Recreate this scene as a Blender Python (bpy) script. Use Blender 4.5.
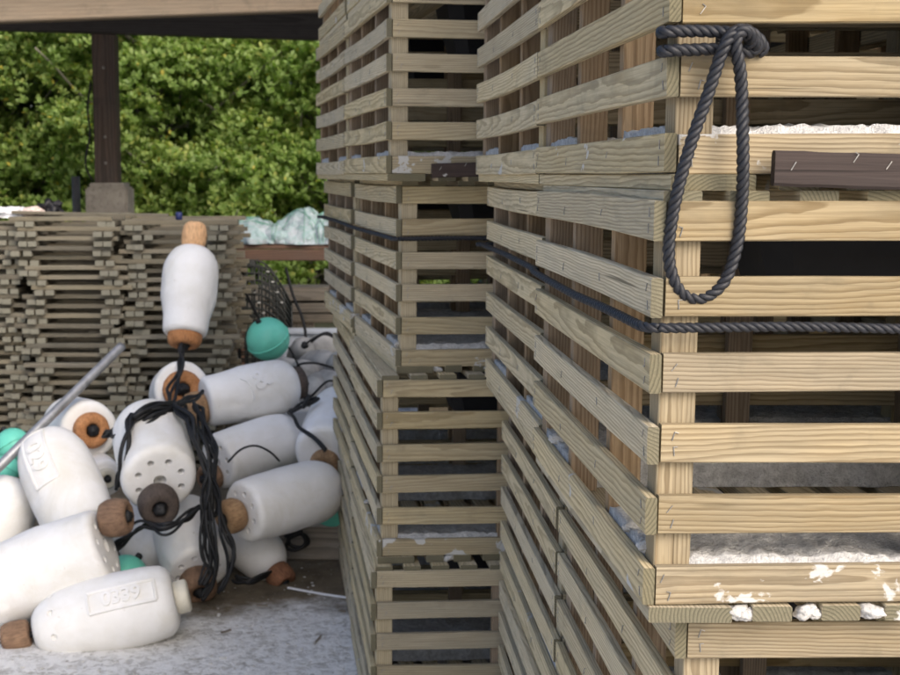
import bpy, bmesh, math, random
import numpy as np
from mathutils import Vector, Matrix, Euler, Quaternion, noise as mnoise

for o in list(bpy.data.objects): bpy.data.objects.remove(o)
scene = bpy.context.scene
C = scene.collection
R = math.radians
rnd = random.Random(7)

# ------------------------------------------------------------------ camera
FPX, PCX, PCY, CAMH = 1300.0, 350.0, 337.5, 1.333
PITCH = math.atan(164.0 / FPX)
cam_d = bpy.data.cameras.new('camera'); cam = bpy.data.objects.new('camera', cam_d); C.objects.link(cam)
cam.location = (0, 0, CAMH); cam.rotation_euler = (R(90) - PITCH, 0, 0)
cam_d.sensor_width = 36; cam_d.lens = FPX / 900 * 36; cam_d.shift_x = (450 - PCX) / 900
cam_d.clip_start = .02; cam_d.clip_end = 500
cam_d.dof.use_dof = True; cam_d.dof.focus_distance = 1.55; cam_d.dof.aperture_fstop = 14.5
scene.camera = cam
scene.render.resolution_x = 1024; scene.render.resolution_y = 768

# ------------------------------------------------------------------ sky and sun
SUN_DIR = Vector((.44, -.70, .60)).normalized()          # towards the sun: behind the photographer, to the right, so the stacks shade the heap
elev = math.asin(SUN_DIR.z); azim = math.atan2(SUN_DIR.x, SUN_DIR.y)
world = bpy.data.worlds.new('World'); scene.world = world; world.use_nodes = True
wn = world.node_tree; wn.nodes.clear()
sky = wn.nodes.new('ShaderNodeTexSky'); sky.sky_type = 'NISHITA'; sky.sun_disc = False
sky.sun_elevation = elev; sky.sun_rotation = azim; sky.air_density = .9; sky.dust_density = 5.0; sky.ozone_density = 1.0
bg = wn.nodes.new('ShaderNodeBackground'); bg.inputs[1].default_value = .15
wo = wn.nodes.new('ShaderNodeOutputWorld')
wn.links.new(sky.outputs[0], bg.inputs[0]); wn.links.new(bg.outputs[0], wo.inputs[0])
sd = bpy.data.lights.new('sun', 'SUN'); sd.energy = .68; sd.angle = R(35); sd.color = (1, .97, .92)
so = bpy.data.objects.new('sun', sd); C.objects.link(so)
so.rotation_euler = SUN_DIR.to_track_quat('Z', 'Y').to_euler(); so.location = (3, -5, 6)
scene.view_settings.view_transform = 'Standard'; scene.view_settings.look = 'None'
scene.view_settings.exposure = 0.88; scene.view_settings.gamma = 1.0
scene.view_settings.use_curve_mapping = False

# ------------------------------------------------------------------ helpers
cp, sp = math.cos(PITCH), math.sin(PITCH)
def ray(px, py):
    u = (px - PCX) / FPX; v = -(py - PCY) / FPX
    return Vector((u, cp + v * sp, -sp + v * cp))
def at(px, py, Y):
    d = ray(px, py); return Vector((0, 0, CAMH)) + d * (Y / d.y)
def on_z(px, py, z=0):
    d = ray(px, py); return Vector((0, 0, CAMH)) + d * ((z - CAMH) / d.z)
def x_at(px, Y, z):
    return (px - PCX) / FPX * (Y * cp + (CAMH - z) * sp)

def tag(o, label, cat, group=None):
    o['label'] = label; o['category'] = cat
    if group: o['group'] = group
    return o
def empty(name, loc=(0, 0, 0), rz=0):
    o = bpy.data.objects.new(name, None); C.objects.link(o)
    o.empty_display_size = .05; o.location = loc; o.rotation_euler = (0, 0, rz); return o
def link(name, me, parent=None, loc=(0, 0, 0), rot=(0, 0, 0), scale=None):
    o = bpy.data.objects.new(name, me); C.objects.link(o)
    o.location = loc; o.rotation_euler = rot
    if scale: o.scale = scale
    if parent: o.parent = parent
    return o
def me_from(bm, name, mat, smooth=False):
    me = bpy.data.meshes.new(name); bm.to_mesh(me); bm.free()
    for m in (mat if isinstance(mat, (list, tuple)) else [mat]): me.materials.append(m)
    if smooth:
        for p in me.polygons: p.use_smooth = True
    return me
def stick_mesh(name, L, T, W, mat, ch=.0012, seg=4, bow=0.0, twist=0.0, seed=0):
    """A sawn stick: local X length (centred), Y thickness, Z width; chamfered, a little bowed."""
    rr = random.Random(seed); bm = bmesh.new(); rings = []
    b1, b2 = rr.uniform(-1, 1) * bow, rr.uniform(-1, 1) * bow
    for i in range(seg + 1):
        t = i / seg; x = (t - .5) * L; s = math.sin(math.pi * t)
        oy, oz = b1 * s, b2 * s; tw = twist * (t - .5); wj = 1 + rr.uniform(-.02, .02)
        pts = [(-T/2, -W/2+ch), (-T/2, W/2-ch), (-T/2+ch, W/2), (T/2-ch, W/2), (T/2, W/2-ch), (T/2, -W/2+ch), (T/2-ch, -W/2), (-T/2+ch, -W/2)]
        rings.append([bm.verts.new((x, oy + y*math.cos(tw) - z*wj*math.sin(tw), oz + y*math.sin(tw) + z*wj*math.cos(tw))) for y, z in pts])
    for a, b in zip(rings, rings[1:]):
        for k in range(8):
            bm.faces.new((a[k], b[k], b[(k+1) % 8], a[(k+1) % 8]))
    bm.faces.new(rings[0]); bm.faces.new(rings[-1][::-1])
    bmesh.ops.recalc_face_normals(bm, faces=bm.faces)
    return me_from(bm, name, mat)
def box_mesh(name, sx, sy, sz, mat, bev=.004, segs=2):
    bm = bmesh.new(); bmesh.ops.create_cube(bm, size=1)
    for v in bm.verts: v.co = Vector((v.co.x*sx, v.co.y*sy, v.co.z*sz))
    if bev: bmesh.ops.bevel(bm, geom=list(bm.edges), offset=bev, segments=segs, affect='EDGES')
    return me_from(bm, name, mat)
def smooth_path(pts, n=12, closed=False):
    P = [Vector(p) for p in pts]; out = []; N = len(P)
    for i in range(N if closed else N - 1):
        if closed: p0, p1, p2, p3 = P[i-1], P[i], P[(i+1) % N], P[(i+2) % N]
        else: p0, p1, p2, p3 = P[max(i-1, 0)], P[i], P[i+1], P[min(i+2, N-1)]
        for k in range(n):
            t = k / n
            out.append(.5*((2*p1) + (p2-p0)*t + (2*p0-5*p1+4*p2-p3)*t*t + (3*p1-p0-3*p2+p3)*t**3))
    if not closed: out.append(P[-1])
    return out
def resample(P, step):
    out = [P[0]]; acc = 0
    for a, b in zip(P, P[1:]):
        L = (b-a).length
        if L < 1e-9: continue
        d = step - acc
        while d <= L:
            out.append(a.lerp(b, d/L)); d += step
        acc = L - (d - step)
    return out
def tube(bm, P, rad, sides=6, phase=None, off=0.0, pitch=None, uv=None):
    """tube along P; with off/pitch it runs as one strand of a laid rope"""
    if len(P) < 2: return
    T = [(P[min(i+1, len(P)-1)] - P[max(i-1, 0)]).normalized() for i in range(len(P))]
    n = T[0].orthogonal().normalized(); rings = []; s = 0
    Q = []
    for i, p in enumerate(P):
        n = (n - T[i]*n.dot(T[i])).normalized(); b = T[i].cross(n)
        if i: s += (p - P[i-1]).length
        if pitch:
            a = phase + 2*math.pi*s/pitch; Q.append(p + (n*math.cos(a) + b*math.sin(a))*off)
        else: Q.append(p)
    if pitch: T = [(Q[min(i+1, len(Q)-1)] - Q[max(i-1, 0)]).normalized() for i in range(len(Q))]
    n = T[0].orthogonal().normalized()
    for i, p in enumerate(Q):
        n = (n - T[i]*n.dot(T[i])).normalized(); b = T[i].cross(n)
        r = rad(i/(len(Q)-1)) if callable(rad) else rad
        rings.append([bm.verts.new(p + (n*math.cos(2*math.pi*k/sides) + b*math.sin(2*math.pi*k/sides))*r) for k in range(sides)])
    for a, c in zip(rings, rings[1:]):
        for k in range(sides): bm.faces.new((a[k], a[(k+1) % sides], c[(k+1) % sides], c[k]))
    bm.faces.new(rings[0][::-1]); bm.faces.new(rings[-1])
def laid_rope(bm, pts, r=.006, pitch=.027, step=.0022, n=14, closed=False):
    P = smooth_path(pts, n, closed)
    if closed: P.append(P[0])
    P = resample(P, step)
    for k in range(3): tube(bm, P, r*.56, 6, 2*math.pi*k/3, r*.5, pitch)
def lathe(prof, seg=40):
    """prof: list of (x, r); axis X"""
    bm = bmesh.new(); rings = []
    for x, r in prof:
        if r < 1e-6: rings.append([bm.verts.new((x, 0, 0))])
        else: rings.append([bm.verts.new((x, r*math.cos(2*math.pi*k/seg), r*math.sin(2*math.pi*k/seg))) for k in range(seg)])
    for a, b in zip(rings, rings[1:]):
        if len(a) == 1 and len(b) == 1: continue
        for k in range(seg):
            k2 = (k+1) % seg
            if len(a) == 1: bm.faces.new((a[0], b[k], b[k2]))
            elif len(b) == 1: bm.faces.new((a[k], a[k2], b[0]))
            else: bm.faces.new((a[k], a[k2], b[k2], b[k]))
    bmesh.ops.recalc_face_normals(bm, faces=bm.faces)
    return bm
def lump(name, sx, sy, sz, mat, amp=.25, freq=2.0, sub=4, seed=0, flat=None, ridged=False):
    bm = bmesh.new(); bmesh.ops.create_icosphere(bm, subdivisions=sub, radius=1)
    so_ = Vector((seed*3.1, seed*1.7, seed*.9))
    for v in bm.verts:
        nrm = v.co.normalized()
        d = mnoise.fractal(nrm*freq + so_, .8, 2.1, 5)
        if ridged: d = .5 - abs(d)*1.4
        c = nrm*(1 + amp*d); v.co = Vector((c.x*sx, c.y*sy, c.z*sz))
        if flat is not None and v.co.z < flat: v.co.z = flat + (v.co.z-flat)*.05
    return me_from(bm, name, mat, True)

# ------------------------------------------------------------------ materials
def new_mat(name):
    m = bpy.data.materials.new(name); m.use_nodes = True; nt = m.node_tree
    b = nt.nodes['Principled BSDF']; return m, nt, b
def N(nt, t, **kw):
    n = nt.nodes.new(t)
    for k, v in kw.items():
        if k.startswith('i_'):
            key = k[2:]; n.inputs[int(key) if key.isdigit() else key].default_value = v
        else: setattr(n, k, v)
    return n
def M_(nt, op, a, b=None, c=None, clamp=False):
    n = nt.nodes.new('ShaderNodeMath'); n.operation = op; n.use_clamp = clamp
    for i, v in enumerate((a, b, c)):
        if v is None: continue
        if isinstance(v, (int, float)): n.inputs[i].default_value = v
        else: nt.links.new(v, n.inputs[i])
    return n.outputs[0]
def mix(nt, f, a, b, mode='MIX'):
    n = nt.nodes.new('ShaderNodeMix'); n.data_type = 'RGBA'; n.blend_type = mode
    for s, v in ((n.inputs[0], f), (n.inputs[6], a), (n.inputs[7], b)):
        if isinstance(v, (int, float)): s.default_value = v
        elif isinstance(v, tuple): s.default_value = (*v[:3], 1)
        else: nt.links.new(v, s)
    return n.outputs[2]
def nz(nt, vec, scale, detail=3, rough=.55, dist=0):
    n = N(nt, 'ShaderNodeTexNoise', i_Scale=scale, i_Detail=detail, i_Roughness=rough, i_Distortion=dist)
    nt.links.new(vec, n.inputs['Vector']); return n.outputs['Fac']
def mapv(nt, vec, s=(1, 1, 1), l=None):
    n = nt.nodes.new('ShaderNodeMapping'); n.inputs['Scale'].default_value = s
    nt.links.new(vec, n.inputs[0])
    if l is not None: nt.links.new(l, n.inputs['Location'])
    return n.outputs[0]
def ramp(nt, f, stops):
    n = nt.nodes.new('ShaderNodeValToRGB'); e = n.color_ramp.elements
    while len(e) < len(stops): e.new(.5)
    for el, (p, c) in zip(e, stops):
        el.position = p; el.color = (*c, 1) if isinstance(c, tuple) else (c, c, c, 1)
    nt.links.new(f, n.inputs[0]); return n.outputs[0]
def bump(nt, b, h, strength=.3, dist=.002):
    n = N(nt, 'ShaderNodeBump', i_Strength=strength, i_Distance=dist)
    nt.links.new(h, n.inputs['Height']); nt.links.new(n.outputs[0], b.inputs['Normal'])

def wood(name, light, dark, grey, weather=.3, ring=190, endcol=(.12, .11, .08), splash=0.0, contrast=1.0, wav=1.0, rough=.8, vary=.25):
    m, nt, b = new_mat(name)
    tc = N(nt, 'ShaderNodeTexCoord'); oi = N(nt, 'ShaderNodeObjectInfo'); r = oi.outputs['Random']
    r2 = M_(nt, 'FRACT', M_(nt, 'MULTIPLY', r, 57.31)); r3 = M_(nt, 'FRACT', M_(nt, 'MULTIPLY', r, 311.7)); r4 = M_(nt, 'FRACT', M_(nt, 'MULTIPLY', r, 901.3))
    sx = N(nt, 'ShaderNodeSeparateXYZ'); nt.links.new(tc.outputs['Object'], sx.inputs[0])
    off = N(nt, 'ShaderNodeCombineXYZ')
    for i, k in enumerate((37., 53., 71.)): nt.links.new(M_(nt, 'MULTIPLY', r, k), off.inputs[i])
    # growth rings about a pith line somewhere outside the stick
    warp = M_(nt, 'MULTIPLY', M_(nt, 'SUBTRACT', nz(nt, mapv(nt, tc.outputs['Object'], (3.2, 14, 14), off.outputs[0]), 1, 3, .5), .5), .019*wav)
    fine = M_(nt, 'MULTIPLY', M_(nt, 'SUBTRACT', nz(nt, mapv(nt, tc.outputs['Object'], (22, 60, 60), off.outputs[0]), 1, 2, .5), .5), .0028)
    py = M_(nt, 'ADD', M_(nt, 'MULTIPLY', r2, .07), .006)
    pz = M_(nt, 'MULTIPLY', M_(nt, 'SUBTRACT', r3, .5), .10)
    yy = M_(nt, 'ADD', sx.outputs[1], py); zz = M_(nt, 'ADD', sx.outputs[2], pz)
    rad = M_(nt, 'SQRT', M_(nt, 'ADD', M_(nt, 'MULTIPLY', yy, yy), M_(nt, 'MULTIPLY', zz, zz)))
    slope = M_(nt, 'MULTIPLY', M_(nt, 'SUBTRACT', r4, .5), .05)
    rad = M_(nt, 'ADD', M_(nt, 'ADD', rad, M_(nt, 'MULTIPLY', sx.outputs[0], slope)), M_(nt, 'ADD', warp, fine))
    fr = M_(nt, 'FRACT', M_(nt, 'MULTIPLY', rad, ring))
    band = ramp(nt, fr, [(0, 0.0), (.40, .12), (.78, .95), (.92, 1.0), (1.0, 0.0)])
    fib = nz(nt, mapv(nt, tc.outputs['Object'], (9, 420, 420), off.outputs[0]), 1, 3, .6)
    blot = nz(nt, mapv(nt, tc.outputs['Object'], (5, 18, 18), off.outputs[0]), 1, 4, .6)
    col = mix(nt, M_(nt, 'MULTIPLY', band, .75*contrast, clamp=True), light, dark)
    wf = M_(nt, 'ADD', M_(nt, 'MULTIPLY', M_(nt, 'SUBTRACT', blot, .5), 1.6), weather, clamp=True)
    col = mix(nt, wf, col, mix(nt, M_(nt, 'MULTIPLY', band, .6*contrast), grey, tuple(c*.42 for c in grey)))
    col = mix(nt, M_(nt, 'MULTIPLY', ramp(nt, fib, [(.35, 1.0), (.62, 0.0)]), .32), col, tuple(c*.5 for c in dark))
    # long drying cracks and dirty run-off stains
    crk = nz(nt, mapv(nt, tc.outputs['Object'], (2.2, 170, 170), off.outputs[0]), 1, 2, .5)
    col = mix(nt, M_(nt, 'MULTIPLY', ramp(nt, crk, [(.24, 1.0), (.30, 0.0)]), .75), col, tuple(c*.22 for c in dark))
    stn = nz(nt, mapv(nt, tc.outputs['Object'], (10, 26, 12), off.outputs[0]), 1, 5, .65, .5)
    col = mix(nt, M_(nt, 'MULTIPLY', ramp(nt, stn, [(.56, 0.0), (.74, 1.0)]), .42), col, tuple(c*.38 for c in grey))
    # knots
    vor = N(nt, 'ShaderNodeTexVoronoi', i_Scale=1.0); nt.links.new(mapv(nt, tc.outputs['Object'], (3.2, 20, 24), off.outputs[0]), vor.inputs['Vector'])
    kn = ramp(nt, vor.outputs['Distance'], [(.0, 1.0), (.05, .85), (.09, 0.0)])
    col = mix(nt, M_(nt, 'MULTIPLY', kn, .35), col, tuple(c*.35 for c in dark))
    # stick-to-stick variety
    hv = N(nt, 'ShaderNodeHueSaturation'); nt.links.new(col, hv.inputs['Color'])
    nt.links.new(M_(nt, 'ADD', M_(nt, 'MULTIPLY', r3, vary), 1 - vary*.6), hv.inputs['Value'])
    nt.links.new(M_(nt, 'ADD', M_(nt, 'MULTIPLY', r2, .3), .82), hv.inputs['Saturation'])
    col = hv.outputs[0]
    # end grain
    nx = N(nt, 'ShaderNodeSeparateXYZ'); nt.links.new(tc.outputs['Normal'], nx.inputs[0])
    en = M_(nt, 'GREATER_THAN', M_(nt, 'ABSOLUTE', nx.outputs[0]), .8)
    ec = mix(nt, M_(nt, 'MULTIPLY', band, .7), endcol, tuple(c*.4 for c in endcol))
    col = mix(nt, M_(nt, 'MULTIPLY', en, .85), col, ec)
    if splash > 0:
        sn = nz(nt, mapv(nt, tc.outputs['Object'], (12, 15, 15), off.outputs[0]), 1, 6, .58, .3)
        sm = ramp(nt, sn, [(.66 - splash*.12, 0.0), (.68 - splash*.12, 1.0)])
        col = mix(nt, sm, col, (.50, .495, .47))
    nt.links.new(col, b.inputs['Base Color']); b.inputs['Roughness'].default_value = rough
    b.inputs['Specular IOR Level'].default_value = .25
    bump(nt, b, M_(nt, 'ADD', M_(nt, 'MULTIPLY', band, .5), fib), .45, .0012)
    return m
MAT = {}
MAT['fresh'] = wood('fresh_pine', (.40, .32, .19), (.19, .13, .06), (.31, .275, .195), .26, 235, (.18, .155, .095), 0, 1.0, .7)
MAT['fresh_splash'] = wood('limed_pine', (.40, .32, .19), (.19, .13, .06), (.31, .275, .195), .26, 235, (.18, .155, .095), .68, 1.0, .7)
MAT['post'] = wood('post_pine', (.36, .265, .17), (.20, .13, .075), (.29, .235, .165), .3, 230, (.18, .15, .09), 0, 1.0, .3)
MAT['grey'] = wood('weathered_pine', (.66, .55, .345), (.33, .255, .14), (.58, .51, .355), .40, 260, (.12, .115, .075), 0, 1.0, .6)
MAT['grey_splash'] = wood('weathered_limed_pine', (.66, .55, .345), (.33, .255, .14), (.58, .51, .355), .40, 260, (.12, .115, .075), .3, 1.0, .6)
MAT['tan'] = wood('tan_pine', (.52, .43, .27), (.29, .22, .12), (.42, .375, .26), .35, 235, (.09, .085, .055), 0, .8, .6)
MAT['tan_splash'] = wood('tan_limed_pine', (.52, .43, .27), (.29, .22, .12), (.42, .375, .26), .35, 235, (.09, .085, .055), .9, .8, .6)
MAT['panel'] = wood('panel_lath', (.235, .20, .14), (.125, .10, .065), (.20, .19, .15), .6, 200, (.26, .255, .205), 0, .8, .6, .85, .45)
MAT['timber'] = wood('old_timber', (.32, .27, .21), (.17, .135, .10), (.30, .28, .25), .6, 90, (.2, .18, .15), 0, 1, 1.0)
MAT['rail'] = wood('brown_rail_wood', (.17, .085, .05), (.08, .04, .025), (.13, .09, .07), .4, 90)
MAT['darkwood'] = wood('dark_brown_board', (.060, .042, .036), (.035, .025, .022), (.055, .043, .04), .5, 90, (.04, .03, .025), .03, .5)
MAT['beam'] = wood('dark_stained_beam', (.075, .07, .072), (.04, .037, .038), (.08, .077, .078), .5, 70)
MAT['postdark'] = wood('roof_post_wood', (.15, .10, .075), (.08, .055, .045), (.11, .10, .095), .45, 60)
MAT['header'] = wood('tan_header_wood', (.30, .235, .17), (.2, .15, .10), (.25, .21, .16), .4, 60, contrast=.5)

def concrete(name, a, b_, scale=30, bmp=.6, dist=.006):
    m, nt, b = new_mat(name); tc = N(nt, 'ShaderNodeTexCoord')
    n1 = nz(nt, tc.outputs['Object'], scale, 6, .65); n2 = nz(nt, tc.outputs['Object'], scale*5, 4, .6)
    col = mix(nt, ramp(nt, n1, [(.35, 0.0), (.62, 1.0)]), a, b_)
    col = mix(nt, M_(nt, 'MULTIPLY', ramp(nt, n2, [(.3, 1.0), (.48, 0.0)]), .5), col, tuple(c*.45 for c in a))
    nt.links.new(col, b.inputs['Base Color']); b.inputs['Roughness'].default_value = .9
    bump(nt, b, M_(nt, 'ADD', n1, M_(nt, 'MULTIPLY', n2, .5)), bmp, dist); return m
MAT['slab'] = concrete('trap_concrete', (.44, .44, .435), (.70, .70, .69), 70, 1.0, .006)
MAT['lime'] = concrete('white_lime', (.40, .395, .38), (.58, .575, .56), 60, .8, .004)
MAT['pier'] = concrete('pier_concrete', (.26, .235, .205), (.42, .385, .34), 6, .4, .01)

def plain(name, col, rough=.5, metal=0, noise_amt=.25, scale=40, bstr=.15, bdist=.002, spec=.4, col2=None):
    m, nt, b = new_mat(name); tc = N(nt, 'ShaderNodeTexCoord')
    n1 = nz(nt, tc.outputs['Object'], scale, 5, .6)
    c = mix(nt, ramp(nt, n1, [(.3, 0.0), (.7, 1.0)]), tuple(x*(1-noise_amt) for x in col), col2 or tuple(min(1, x*(1+noise_amt*.4)) for x in col))
    nt.links.new(c, b.inputs['Base Color']); b.inputs['Roughness'].default_value = rough; b.inputs['Metallic'].default_value = metal
    b.inputs['Specular IOR Level'].default_value = spec
    bump(nt, b, n1, bstr, bdist); return m
MAT['rope'] = plain('black_laid_rope', (.012, .014, .020), .55, 0, .4, 220, .4, .001, .5)
MAT['cord'] = plain('black_cord', (.012, .013, .015), .6, 0, .4, 160, .4, .001)
MAT['steel'] = plain('staple_steel', (.36, .35, .33), .45, .7, .4, 300)
MAT['pipe'] = plain('galvanised_pipe', (.36, .37, .39), .45, .55, .35, 25, .1)
MAT['stub'] = plain('grey_pipe_stub', (.10, .105, .12), .6, 0, .3, 20)
MAT['teal'] = plain('teal_float_plastic', (.15, .60, .47), .42, 0, .12, 12, .05, .002, .4)
MAT['throat'] = plain('black_trap_plastic', (.013, .014, .018), .6)
MAT['wire'] = plain('coated_black_wire', (.016, .019, .018), .45)
MAT['clip'] = plain('pale_cage_clip', (.5, .5, .48), .6)
MAT['cloth'] = plain('white_cloth', (.72, .74, .78), .9, 0, .1, 30, .3, .004)
MAT['pink'] = plain('pale_pink_rag', (.66, .55, .5), .9, 0, .1, 30, .3, .004)
MAT['blackbag'] = plain('black_bag', (.012, .012, .016), .55, 0, .3, 20, .4, .006)
MAT['roof'] = plain('roof_sheet', (.10, .10, .11), .7, .2, .3, 4)
MAT['tub'] = plain('white_tub_plastic', (.48, .52, .58), .45, 0, .1, 8)
MAT['cap'] = plain('blue_cap', (.02, .03, .12), .5)
MAT['rust'] = plain('brown_rag', (.16, .10, .065), .9, 0, .4, 30, .5, .005)

def foam():
    m, nt, b = new_mat('white_buoy_foam'); tc = N(nt, 'ShaderNodeTexCoord'); oi = N(nt, 'ShaderNodeObjectInfo')
    off = N(nt, 'ShaderNodeCombineXYZ'); nt.links.new(M_(nt, 'MULTIPLY', oi.outputs['Random'], 40.), off.inputs[0])
    v = mapv(nt, tc.outputs['Object'], (1, 1, 1), off.outputs[0])
    n1 = nz(nt, v, 9, 5, .6); n2 = nz(nt, v, 55, 4, .65); n3 = nz(nt, v, 3.5, 2)
    col = mix(nt, ramp(nt, n1, [(.38, 0.0), (.66, 1.0)]), (.82, .82, .82), (.75, .745, .72))
    spots = ramp(nt, n2, [(.675, 0.0), (.72, 1.0)]); col = mix(nt, M_(nt, 'MULTIPLY', spots, .45), col, (.40, .37, .31))
    scf = ramp(nt, nz(nt, mapv(nt, tc.outputs['Object'], (6, 70, 70), off.outputs[0]), 1, 4, .7), [(.64, 0.0), (.72, 1.0)])
    col = mix(nt, M_(nt, 'MULTIPLY', scf, .3), col, (.5, .48, .43))
    stn = ramp(nt, nz(nt, v, 5, 5, .65, .6), [(.52, 0.0), (.72, 1.0)]); col = mix(nt, M_(nt, 'MULTIPLY', stn, .45), col, (.60, .565, .47))
    nt.links.new(col, b.inputs['Base Color']); b.inputs['Roughness'].default_value = .55; b.inputs['Specular IOR Level'].default_value = .3
    b.inputs['Subsurface Weight'].default_value = .0
    bump(nt, b, M_(nt, 'ADD', n3, M_(nt, 'ADD', M_(nt, 'MULTIPLY', n1, .35), M_(nt, 'MULTIPLY', n2, -.10))), .55, .016); return m
MAT['foam'] = foam()
MAT['dull'] = plain('dull_white_foam', (.38, .38, .375), .7, 0, .3, 14, .4, .006)
MAT['cream'] = plain('cream_plug_foam', (.66, .63, .53), .7, 0, .2, 25, .3, .003)
def collar_mat(name, a, c):
    m, nt, b = new_mat(name); tc = N(nt, 'ShaderNodeTexCoord'); oi = N(nt, 'ShaderNodeObjectInfo')
    off = N(nt, 'ShaderNodeCombineXYZ'); nt.links.new(M_(nt, 'MULTIPLY', oi.outputs['Random'], 40.), off.inputs[0])
    v = mapv(nt, tc.outputs['Object'], (1, 1, 1), off.outputs[0])
    n1 = nz(nt, v, 28, 5, .65); n2 = nz(nt, mapv(nt, tc.outputs['Object'], (30, 160, 160), off.outputs[0]), 1, 4, .65)
    col = mix(nt, ramp(nt, n1, [(.3, 0.0), (.7, 1.0)]), a, c)
    col = mix(nt, M_(nt, 'MULTIPLY', ramp(nt, n2, [(.35, 1.0), (.55, 0.0)]), .55), col, tuple(x*.4 for x in a))
    nt.links.new(col, b.inputs['Base Color']); b.inputs['Roughness'].default_value = .85
    bump(nt, b, M_(nt, 'ADD', n1, n2), .6, .004); return m
MAT['col_orange'] = collar_mat('orange_collar', (.36, .155, .055), (.56, .27, .12))
MAT['col_pale'] = collar_mat('pale_orange_collar', (.62, .36, .18), (.74, .47, .26))
MAT['col_tan'] = collar_mat('tan_collar', (.26, .15, .075), (.42, .27, .145))
MAT['col_brown'] = collar_mat('brown_collar', (.16, .095, .06), (.29, .18, .11))
MAT['col_dark'] = collar_mat('dark_collar', (.055, .042, .036), (.10, .075, .06))
MAT['col_red'] = collar_mat('rust_collar', (.17, .075, .04), (.30, .14, .075))

def ground_mat():
    m, nt, b = new_mat('yard_concrete'); tc = N(nt, 'ShaderNodeTexCoord'); g = N(nt, 'ShaderNodeNewGeometry')
    v = g.outputs['Position']
    n1 = nz(nt, v, 1.3, 5, .6); n2 = nz(nt, v, 13, 6, .65); n3 = nz(nt, v, 60, 5, .7); n4 = nz(nt, v, 4.5, 6, .62)
    pale = mix(nt, ramp(nt, n2, [(.36, 0.0), (.60, 1.0)]), (.40, .39, .37), (.72, .72, .715))
    pale = mix(nt, ramp(nt, n3, [(.33, 1.0), (.45, 0.0)]), pale, (.30, .28, .24))
    flk = nz(nt, v, 34, 7, .72, .6)
    pale = mix(nt, M_(nt, 'MULTIPLY', ramp(nt, flk, [(.47, 0.0), (.52, 1.0)]), .75), pale, (.82, .82, .815))
    dirt = mix(nt, ramp(nt, n2, [(.3, 0.0), (.7, 1.0)]), (.085, .067, .043), (.19, .155, .105))
    dirt = mix(nt, ramp(nt, n3, [(.62, 0.0), (.70, 1.0)]), dirt, (.5, .49, .46))
    # dirt lies in a band along the heap and under the old timber, away from the swept pale slab
    s = N(nt, 'ShaderNodeSeparateXYZ'); nt.links.new(v, s.inputs[0])
    yb = M_(nt, 'ADD', s.outputs[1], M_(nt, 'MULTIPLY', M_(nt, 'SUBTRACT', n4, .5), .55))
    yb = M_(nt, 'ADD', yb, M_(nt, 'MULTIPLY', s.outputs[0], -.12))
    mk = N(nt, 'ShaderNodeMapRange', i_1=3.80, i_2=3.97); nt.links.new(yb, mk.inputs[0])
    col = mix(nt, mk.outputs[0], pale, dirt)
    far = N(nt, 'ShaderNodeMapRange', i_1=8.5, i_2=10.); nt.links.new(s.outputs[1], far.inputs[0])
    col = mix(nt, far.outputs[0], col, mix(nt, n2, (.03, .035, .018), (.07, .07, .04)))
    nt.links.new(col, b.inputs['Base Color']); b.inputs['Roughness'].default_value = .9
    bump(nt, b, M_(nt, 'ADD', n2, M_(nt, 'ADD', M_(nt, 'MULTIPLY', n3, .6), M_(nt, 'MULTIPLY', flk, .8))), .9, .012); return m
MAT['ground'] = ground_mat()
def leaf_mat():
    m, nt, b = new_mat('mangrove_leaf'); at_ = N(nt, 'ShaderNodeAttribute', attribute_name='tint')
    oi = N(nt, 'ShaderNodeObjectInfo')
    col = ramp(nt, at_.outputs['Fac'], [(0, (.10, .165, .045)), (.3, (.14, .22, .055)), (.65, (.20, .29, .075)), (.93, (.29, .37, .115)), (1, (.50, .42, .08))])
    hv = N(nt, 'ShaderNodeHueSaturation'); nt.links.new(col, hv.inputs['Color'])
    nt.links.new(M_(nt, 'ADD', M_(nt, 'MULTIPLY', oi.outputs['Random'], .3), .85), hv.inputs['Value'])
    nt.links.new(hv.outputs[0], b.inputs['Base Color']); b.inputs['Roughness'].default_value = .5; b.inputs['Specular IOR Level'].default_value = .35
    tr = N(nt, 'ShaderNodeBsdfTranslucent'); nt.links.new(mix(nt, 1.0, hv.outputs[0], (1.3, 1.6, .6), 'MULTIPLY'), tr.inputs[0])
    ms = N(nt, 'ShaderNodeMixShader', i_0=.42); nt.links.new(b.outputs[0], ms.inputs[1]); nt.links.new(tr.outputs[0], ms.inputs[2])
    nt.links.new(ms.outputs[0], nt.nodes['Material Output'].inputs[0]); return m
MAT['leaf'] = leaf_mat()
MAT['bark'] = plain('mangrove_bark', (.26, .24, .21), .9, 0, .4, 20, .5, .01)

# ------------------------------------------------------------------ ground
def sheet(name, x0, x1, y0, y1, z, mat, nx=1, ny=1):
    bm = bmesh.new()
    bmesh.ops.create_grid(bm, x_segments=nx, y_segments=ny, size=.5)
    for v in bm.verts: v.co = Vector((x0 + (v.co.x+.5)*(x1-x0), y0 + (v.co.y+.5)*(y1-y0), z))
    o = link(name, me_from(bm, name, mat)); o['kind'] = 'structure'; return o
sheet('ground', -150, 150, -150, 250, 0, MAT['ground'])

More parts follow.
